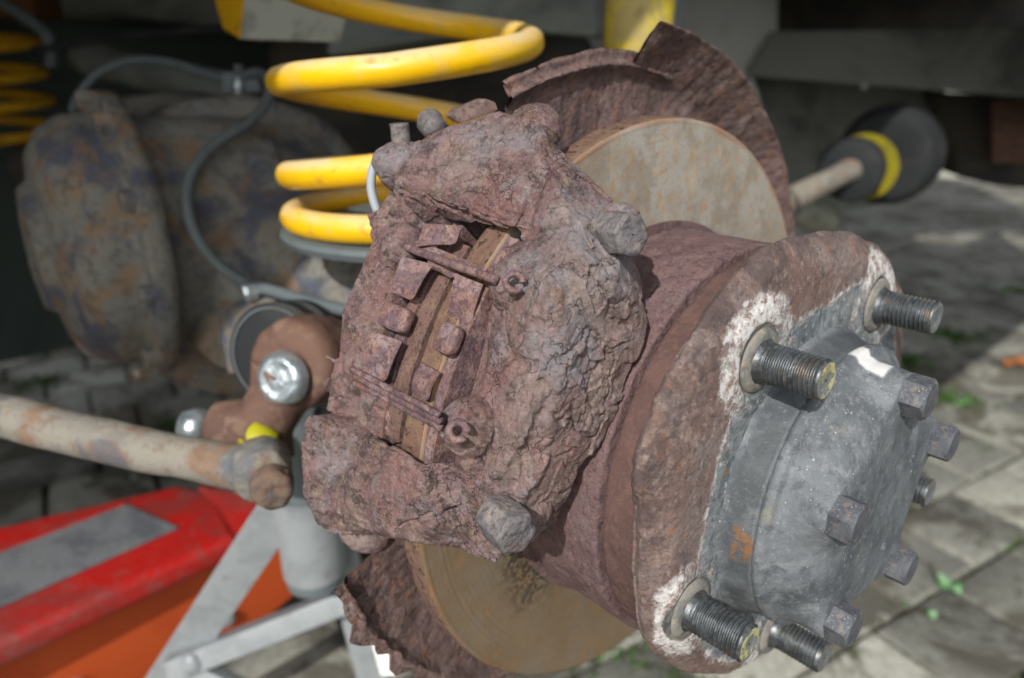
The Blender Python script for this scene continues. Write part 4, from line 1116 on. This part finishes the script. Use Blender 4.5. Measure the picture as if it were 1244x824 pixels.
# far wheel seen at the left edge
fwl = thing('road_wheel_assembly', at(-40, 240, 1.6), 'far side wheel with a pale rim edge at the left edge', 'wheel')
wc = at(-60, 150, 1.75)
lathe('tyre', [(-.10, .21), (-.11, .30), (-.09, .36), (-.04, .385), (.04, .385), (.09, .36), (.11, .30), (.10, .21)], 90, M_RUBBER, fwl, centre=wc + AX * 0, auto=35)
lathe('rim', [(-.08, .02), (-.06, .16), (.095, .205), (.108, .212), (.108, .198), (.09, .19), (.03, .15), (.03, .02)], 90, M_STONE, fwl, centre=wc, auto=35)

# body over the axle: floor, arch box, side panels, cut to steer the sunlight
def P3(s, m, z): return np.array([HUB[0], HUB[1], 0]) + AX * s + FW * m + np.array([0, 0, z])
body = thing('car_body', P3(-.8, 1.2, 1.2), 'underside and flank of the jacked car body, cut to shade the axle', 'car body')
def slab(name, s0, s1, m0, m1, z0, z1, m):
    c = P3((s0 + s1) / 2, (m0 + m1) / 2, (z0 + z1) / 2)
    return box(name, c, AX * (s1 - s0), FW * (m1 - m0), np.array([0, 0, z1 - z0]), m, body, .006)
slab('floor_pan', -1.55, -.42, -1.12, 2.6, .96, 1.0, M_DARK)
slab('arch_roof', -.42, .02, -1.12, .62, 1.26, 1.29, M_DARK)
slab('arch_wall', -.42, .02, .62, .65, .965, 1.31, M_DARK)
slab('flank_panel', .021, .045, -1.12, .65, 1.23, 1.45, M_BODY)
slab('flank_panel', .021, .045, .65, 2.0, .62, 1.35, M_BODY)
slab('sill_panel', -.42, .02, .65, 2.0, .92, .96, M_DARK)
slab('flank_panel', -1.60, -1.56, -1.12, 2.0, .15, 1.35, M_BODY)
slab('shade_valance', -1.56, -.44, -1.17, -1.12, .34, 1.35, M_BODY)  # added out of view to keep the sun off the left ground

# ================================================================== JACK AND STAND
jk = thing('floor_jack', on_z(100, 700, 0.0), 'red and orange trolley jack with a grey grip mat', 'jack')
zt_ = .215
A = on_z(-60, 670, zt_); Bq = on_z(312, 600, zt_); Cq = on_z(285, 648, zt_); Dq = on_z(-60, 800, zt_)
tip = on_z(228, 586, zt_)
dn = np.array([0, 0, -.030])
prism('top_cover', [on_z(-250, 696, zt_), on_z(218, 588, zt_), on_z(262, 598, zt_), on_z(288, 650, zt_), on_z(-250, 891, zt_)], dn, M_RED, jk, .010)
prism('nose_cover', [on_z(240, 588, zt_ + .002), on_z(316, 604, zt_ + .002), on_z(300, 640, zt_ - .004), on_z(282, 652, zt_ - .004)], np.array([0, 0, -.045]), M_RED, jk, .004)
prism('grip_mat', [on_z(-230, 755, zt_ + .004), on_z(148, 610, zt_ + .004), on_z(216, 640, zt_ + .004), on_z(-230, 837, zt_ + .004)], np.array([0, 0, -.003]), M_GRIP, jk, .001)
lo = on_z(285, 652, zt_ - .03); lo2 = on_z(-60, 808, zt_ - .03)
bt = on_z(345, 700, .10)
q0 = on_z(292, 662, zt_ - .034); q1 = on_z(-250, 893, zt_ - .034); q2 = on_z(350, 640, zt_ - .034)
prism('side_plate', [q1, q0, q2, q2 - np.array([0, 0, .10]), q0 - np.array([0, 0, .125]), q1 - np.array([0, 0, .14])], np.array([-.012, .03, 0]) * .6, M_ORANGE, jk, .003)
prism('grip_edge', [on_z(-230, 753, zt_ + .005), on_z(148, 608, zt_ + .005), on_z(152, 612, zt_ + .005), on_z(-230, 759, zt_ + .005)], np.array([0, 0, -.002]), M_RED, jk, .0005)
for (px_, py_) in ((28, 812), (250, 700)):
    g_ = q1 + (q0 - q1) * ((px_ + 250) / 542.0) + np.array([0, -.004, -.085])
    lathe('jack_pivot', [(-.004, .0005), (-.004, .012), (.004, .0115), (.006, .009), (.006, .0005)], 30, M_ZINC, jk, centre=g_, axis=np.array([.35, -.93, .05]) / np.linalg.norm([.35, -.93, .05]), e1=np.array([.93, .35, 0]) / np.linalg.norm([.35, -.93]), e2=np.array([0, 0, 1.0]), auto=30)
ww = q0 - np.array([0, -.02, .15])
lathe('jack_wheel', [(-.015, .001), (-.015, .028), (-.012, .032), (.012, .032), (.015, .028), (.015, .001)], 40, M_RUBBER, jk, centre=np.array([q0[0], q0[1] + .06, .033]), axis=np.array([.4, -.9, 0]) / np.linalg.norm([.4, -.9]), e1=np.array([.9, .4, 0]) / np.linalg.norm([.4, -.9]), e2=np.array([0, 0, 1.0]), auto=30)

sd = thing('axle_stand', np.append(at(378, 640, .62)[:2], 0), 'silver axle stand with a round post and angled bars', 'axle stand')
pc = at(377, 640, .60); pt_ = np.array([pc[0], pc[1]])
zb = at(380, 728, .58)[2]; ztop = at(377, 590, .60)[2]
lathe('post_sleeve', [(zb, .0225), (zb, .0262), (zb + .004, .0265), (ztop, .0265), (ztop + .001, .0215)], 48, M_SILVER, sd, centre=np.array([*pt_, 0]), axis=np.array([0, 0, 1.0]), e1=np.array([1.0, 0, 0]), e2=np.array([0, 1.0, 0]), auto=30)
lathe('sleeve_foot', [(zb - .012, .001), (zb - .012, .0225), (zb - .010, .024), (zb - .0004, .024), (zb, .0222)], 48, M_HOSE, sd, centre=np.array([*pt_, 0]), axis=np.array([0, 0, 1.0]), e1=np.array([1.0, 0, 0]), e2=np.array([0, 1.0, 0]), auto=30)
lathe('inner_post', [(zb + .01, .001), (zb + .01, .019), (HUB[2] - .08, .019), (HUB[2] - .08, .001)], 36, M_HOSE, sd, centre=np.array([*pt_, 0]), axis=np.array([0, 0, 1.0]), e1=np.array([1.0, 0, 0]), e2=np.array([0, 1.0, 0]), auto=30)
def flat_bar(name, a, b, w, t, m, parent, wdir):
    d = b - a; d /= np.linalg.norm(d); wd_ = wdir - d * (wdir @ d); wd_ /= np.linalg.norm(wd_); n = np.cross(d, wd_)
    return prism(name, [a - wd_ * w / 2, b - wd_ * w / 2, b + wd_ * w / 2, a + wd_ * w / 2], n * t, m, parent, .0012)
legtop = at(345, 610, .575); leg_end = at(178, 860, .70)
k = (legtop[2]) / (legtop[2] - leg_end[2]) if legtop[2] > leg_end[2] else 3
ftl = legtop + (leg_end - legtop) * min(k, 3.2)
flat_bar('leg', legtop, ftl, .034, .004, M_SILVER, sd, np.array([1.0, 0, .3]))
legr0 = at(400, 610, .61); legr1 = at(462, 860, .74)
k = legr0[2] / (legr0[2] - legr1[2]); flat_bar('leg', legr0, legr0 + (legr1 - legr0) * k, .030, .004, M_SILVER, sd, np.array([1.0, 0, 0]))
legb0 = at(372, 600, .63); flat_bar('leg', legb0, np.array([legb0[0] + .02, legb0[1] + .22, 0.0]), .030, .004, M_SILVER, sd, np.array([1.0, 0, 0]))
ba = at(212, 806, .655); bb = at(425, 722, .66)
flat_bar('brace', ba, bb, .020, .020, M_SILVER, sd, np.array([0, .3, 1.0]))
flat_bar('brace', at(222, 800, .66), at(330, 850, .66), .018, .016, M_SILVER, sd, np.array([0, .3, 1.0]))
wb = at(232, 806, .64); bmn = bmesh.new(); bmesh.ops.create_icosphere(bmn, subdivisions=3, radius=.011); Vn = np.array([v.co[:] for v in bmn.verts]); bmn.verts.index_update(); Fn = [[v.index for v in f.verts] for f in bmn.faces]; bmn.free()
Vn = Vn * np.array([1, .8, 1.1]); mk('weld_bead', Vn * (1 + .2 * perlin(Vn * 120))[:, None] + wb, Fn, M_SILVER, sd)
# white panel added for the bright background spot behind the torn lower shield
ts = prism('bright_spot_sheet', [at(440, 740, .56), at(468, 740, .56), at(482, 822, .56), at(462, 822, .56)], np.array([.0, .004, 0]), M_WHITE, None, .001)
tag(ts, 'white sheet standing in for the bright spot behind the torn lower shield', 'sheet')

# ================================================================== GROUND
gm = mk('ground', [(-60, -30, -.014), (60, -30, -.014), (60, 120, -.014), (-60, 120, -.014)], [(0, 1, 2, 3)], M_SOIL, None, False)
tag(gm, kind='structure')
ROT = math.radians(31); BL, BW = .172, .142
ex = np.array([math.cos(ROT), math.sin(ROT), 0]); ey = np.array([-math.sin(ROT), math.cos(ROT), 0])
def brick_mesh(k):
    bmn = bmesh.new(); bmesh.ops.create_cube(bmn, size=1)
    for v in bmn.verts:
        v.co.x *= BL - .009; v.co.y *= BW - .009; v.co.z = v.co.z * .06 - .03
    top = [e for e in bmn.edges if all(v.co.z > -.01 for v in e.verts)] + [e for e in bmn.edges if abs(e.verts[0].co.z - e.verts[1].co.z) > .01]
    bmesh.ops.bevel(bmn, geom=top, offset=.004, segments=2, affect='EDGES', profile=.6)
    me = bpy.data.meshes.new('brick'); r2 = np.random.RandomState(k)
    for v in bmn.verts: v.co += Vector(r2.normal(size=3) * .0012)
    bmn.to_mesh(me); bmn.free(); me.materials.append(M_BRICK)
    me.polygons.foreach_set('use_smooth', [True] * len(me.polygons))
    return me
BM = [brick_mesh(k) for k in range(8)]
cells = []
for j in range(-50, 75):
    for i in range(-50, 65):
        q = ex * ((i + .5 * (j % 2)) * BL + .035) + ey * (j * BW + .06)
        x, y = q[0], q[1]
        if y < .28 or y > 5.2: continue
        if abs(x) > .80 * y + .35: continue
        cells.append((math.hypot(x, y - .2), x, y))
cells.sort()
near, far = cells[:298], cells[298:]
for k, (_, x, y) in enumerate(near):
    o = bpy.data.objects.new('brick', BM[k % 8]); COL.objects.link(o); o.parent = gm
    o.location = (x, y, rng.uniform(-.003, .001)); o.rotation_euler = (rng.normal() * .008, rng.normal() * .008, ROT + rng.normal() * .01 + (math.pi if k % 3 else 0))
Vf, Ff = [], []
for (_, x, y) in far:
    c = np.array([x, y, rng.uniform(-.004, .0)]); hx = ex * (BL - .014) / 2; hy = ey * (BW - .014) / 2; b_ = len(Vf)
    for (u, w) in ((-1, -1), (1, -1), (1, 1), (-1, 1)):
        Vf.append(c + hx * u * .97 + hy * w * .97)
    for (u, w) in ((-1, -1), (1, -1), (1, 1), (-1, 1)):
        Vf.append(c + hx * u + hy * w + np.array([0, 0, -.008]))
    Ff.append((b_, b_ + 1, b_ + 2, b_ + 3))
    for i in range(4): Ff.append((b_ + i, b_ + 4 + i, b_ + 4 + (i + 1) % 4, b_ + (i + 1) % 4))
fo = mk('bricks', Vf, Ff, M_BRICK, gm, False); fo['kind'] = 'stuff'
fg = mk('yard', [(-60, 5.1, -.010), (60, 5.1, -.010), (60, 118, -.010), (-60, 118, -.010)], [(0, 1, 2, 3)], M_FARGROUND, None, False)
tag(fg, kind='structure')
# weeds and moss in the joints
Vw, Fw = [], []
def tuft(x, y, n, h, sp_):
    for _ in range(n):
        a = rng.uniform(0, 6.28); r_ = abs(rng.normal()) * sp_; bx, by = x + r_ * math.cos(a), y + r_ * math.sin(a)
        l = h * rng.uniform(.4, 1.1); w = l * .16 + .0012; a2 = rng.uniform(0, 6.28); ln = rng.uniform(.1, .9)
        d = np.array([math.cos(a2), math.sin(a2), 0]); e = np.array([-d[1], d[0], 0])
        p0 = np.array([bx, by, -.008]); b_ = len(Vw)
        p1 = p0 + d * l * ln * .4 + np.array([0, 0, l * .6]); p2 = p0 + d * l * ln + np.array([0, 0, l * .8])
        Vw.extend([p0 - e * w * .3, p0 + e * w * .3, p1 + e * w, p2, p1 - e * w]); Fw.append((b_, b_ + 1, b_ + 2, b_ + 3, b_ + 4))
for (px, py, n, h, s_) in ((1105, 440, 90, .03, .035), (1130, 480, 110, .035, .03), (1160, 410, 90, .03, .04), (1172, 490, 60, .03, .015), (1200, 545, 50, .015, .03), (1225, 655, 80, .012, .03), (1140, 740, 90, .012, .04),
                           (1240, 355, 60, .03, .05), (62, 462, 60, .02, .02), (210, 515, 90, .02, .03), (100, 420, 70, .02, .05), (30, 470, 70, .02, .04), (770, 800, 120, .02, .05), (820, 815, 100, .02, .05),
                           (560, 800, 60, .02, .05), (1100, 800, 60, .012, .04)):
    g_ = on_z(px, py, 0); tuft(g_[0], g_[1], n, h, s_)
for k in range(260):
    j = rng.randint(-4, 22); x0 = rng.uniform(-1.4, 2.4)
    q = ex * x0 + ey * ((j + .5) * BW + .06)
    if q[1] > .3 and abs(q[0]) < .8 * q[1] + .3: tuft(q[0], q[1], 10, .009, .012)
wo = mk('weeds', Vw, Fw, M_WEED, None, False); wo['kind'] = 'stuff'
# fallen leaves and stones
def leafobj(name, px, py, L, m, ang, label, cat, curl=.5, z=.006):
    c = on_z(px, py, 0) + np.array([0, 0, z]); V = []; F = []; n = 8
    for i in range(n + 1):
        u = i / n; w = math.sin(math.pi * min(1, u * 1.02 + .02)) ** .7 * .36 * (1 + .15 * math.sin(u * 17))
        for j in (-1, -.5, 0, .5, 1):
            x = (u - .5) * L; y = j * w * L; zz = L * curl * (abs(j) * .18 + .3 * math.sin(u * 3.1) * .5) + .1 * L * math.sin(u * 9 + j)
            V.append(c + np.array([x * math.cos(ang) - y * math.sin(ang), x * math.sin(ang) + y * math.cos(ang), max(zz, -.004)]))
    for i in range(n):
        for j in range(4):
            a = i * 5 + j; F.append((a, a + 5, a + 6, a + 1))
    o = mk(name, V, F, m); md = o.modifiers.new('t', 'SOLIDIFY'); md.thickness = .0006
    return tag(o, label, cat, 'fallen leaves on the paving')
leafobj('green_leaf', 1150, 716, .040, M_LEAF, 1.9, 'crumpled pale green leaf on the paving near the lowest cap bolt', 'leaf')
leafobj('green_leaf', 1168, 492, .042, M_LEAF, .6, 'small green leaf on the paving beside the upper right cap bolts', 'leaf')
leafobj('green_leaf', 1132, 752, .018, M_LEAF, .9, 'tiny pale green leaf scrap just below the crumpled leaf', 'leaf')
leafobj('dry_leaf', 1236, 446, .075, M_DRYLEAF, .1, 'orange brown dry leaf at the right edge of the paving', 'leaf')
leafobj('dry_leaf', 172, 463, .050, M_DRYLEAF, .3, 'tan dry leaf on the dark paving left of the bracket', 'leaf')
leafobj('dry_leaf', 228, 466, .045, M_DRYLEAF, 1.1, 'brown dry leaf nearer the drop link on the dark paving', 'leaf')
def pebble(px, py, r, label):
    bmn = bmesh.new(); bmesh.ops.create_icosphere(bmn, subdivisions=3, radius=r); Vn = np.array([v.co[:] for v in bmn.verts]); bmn.verts.index_update(); Fn = [[v.index for v in f.verts] for f in bmn.faces]; bmn.free()
    c = on_z(px, py, 0) + np.array([0, 0, r * .6]); Vn = Vn * (1 + .25 * perlin(Vn / r * 1.1 + px))[:, None] * np.array([1, .85, .8])
    return tag(mk('pebble', Vn + c, Fn, M_STONE), label, 'stone', 'loose stones on the paving')
pebble(108, 415, .020, 'pale round stone on the dark paving below the differential')
pebble(160, 571, .0045, 'tiny pale grit under the anti-roll bar, upper of the two specks')
pebble(164, 582, .006, 'tiny pale grit under the anti-roll bar, lower of the two specks')
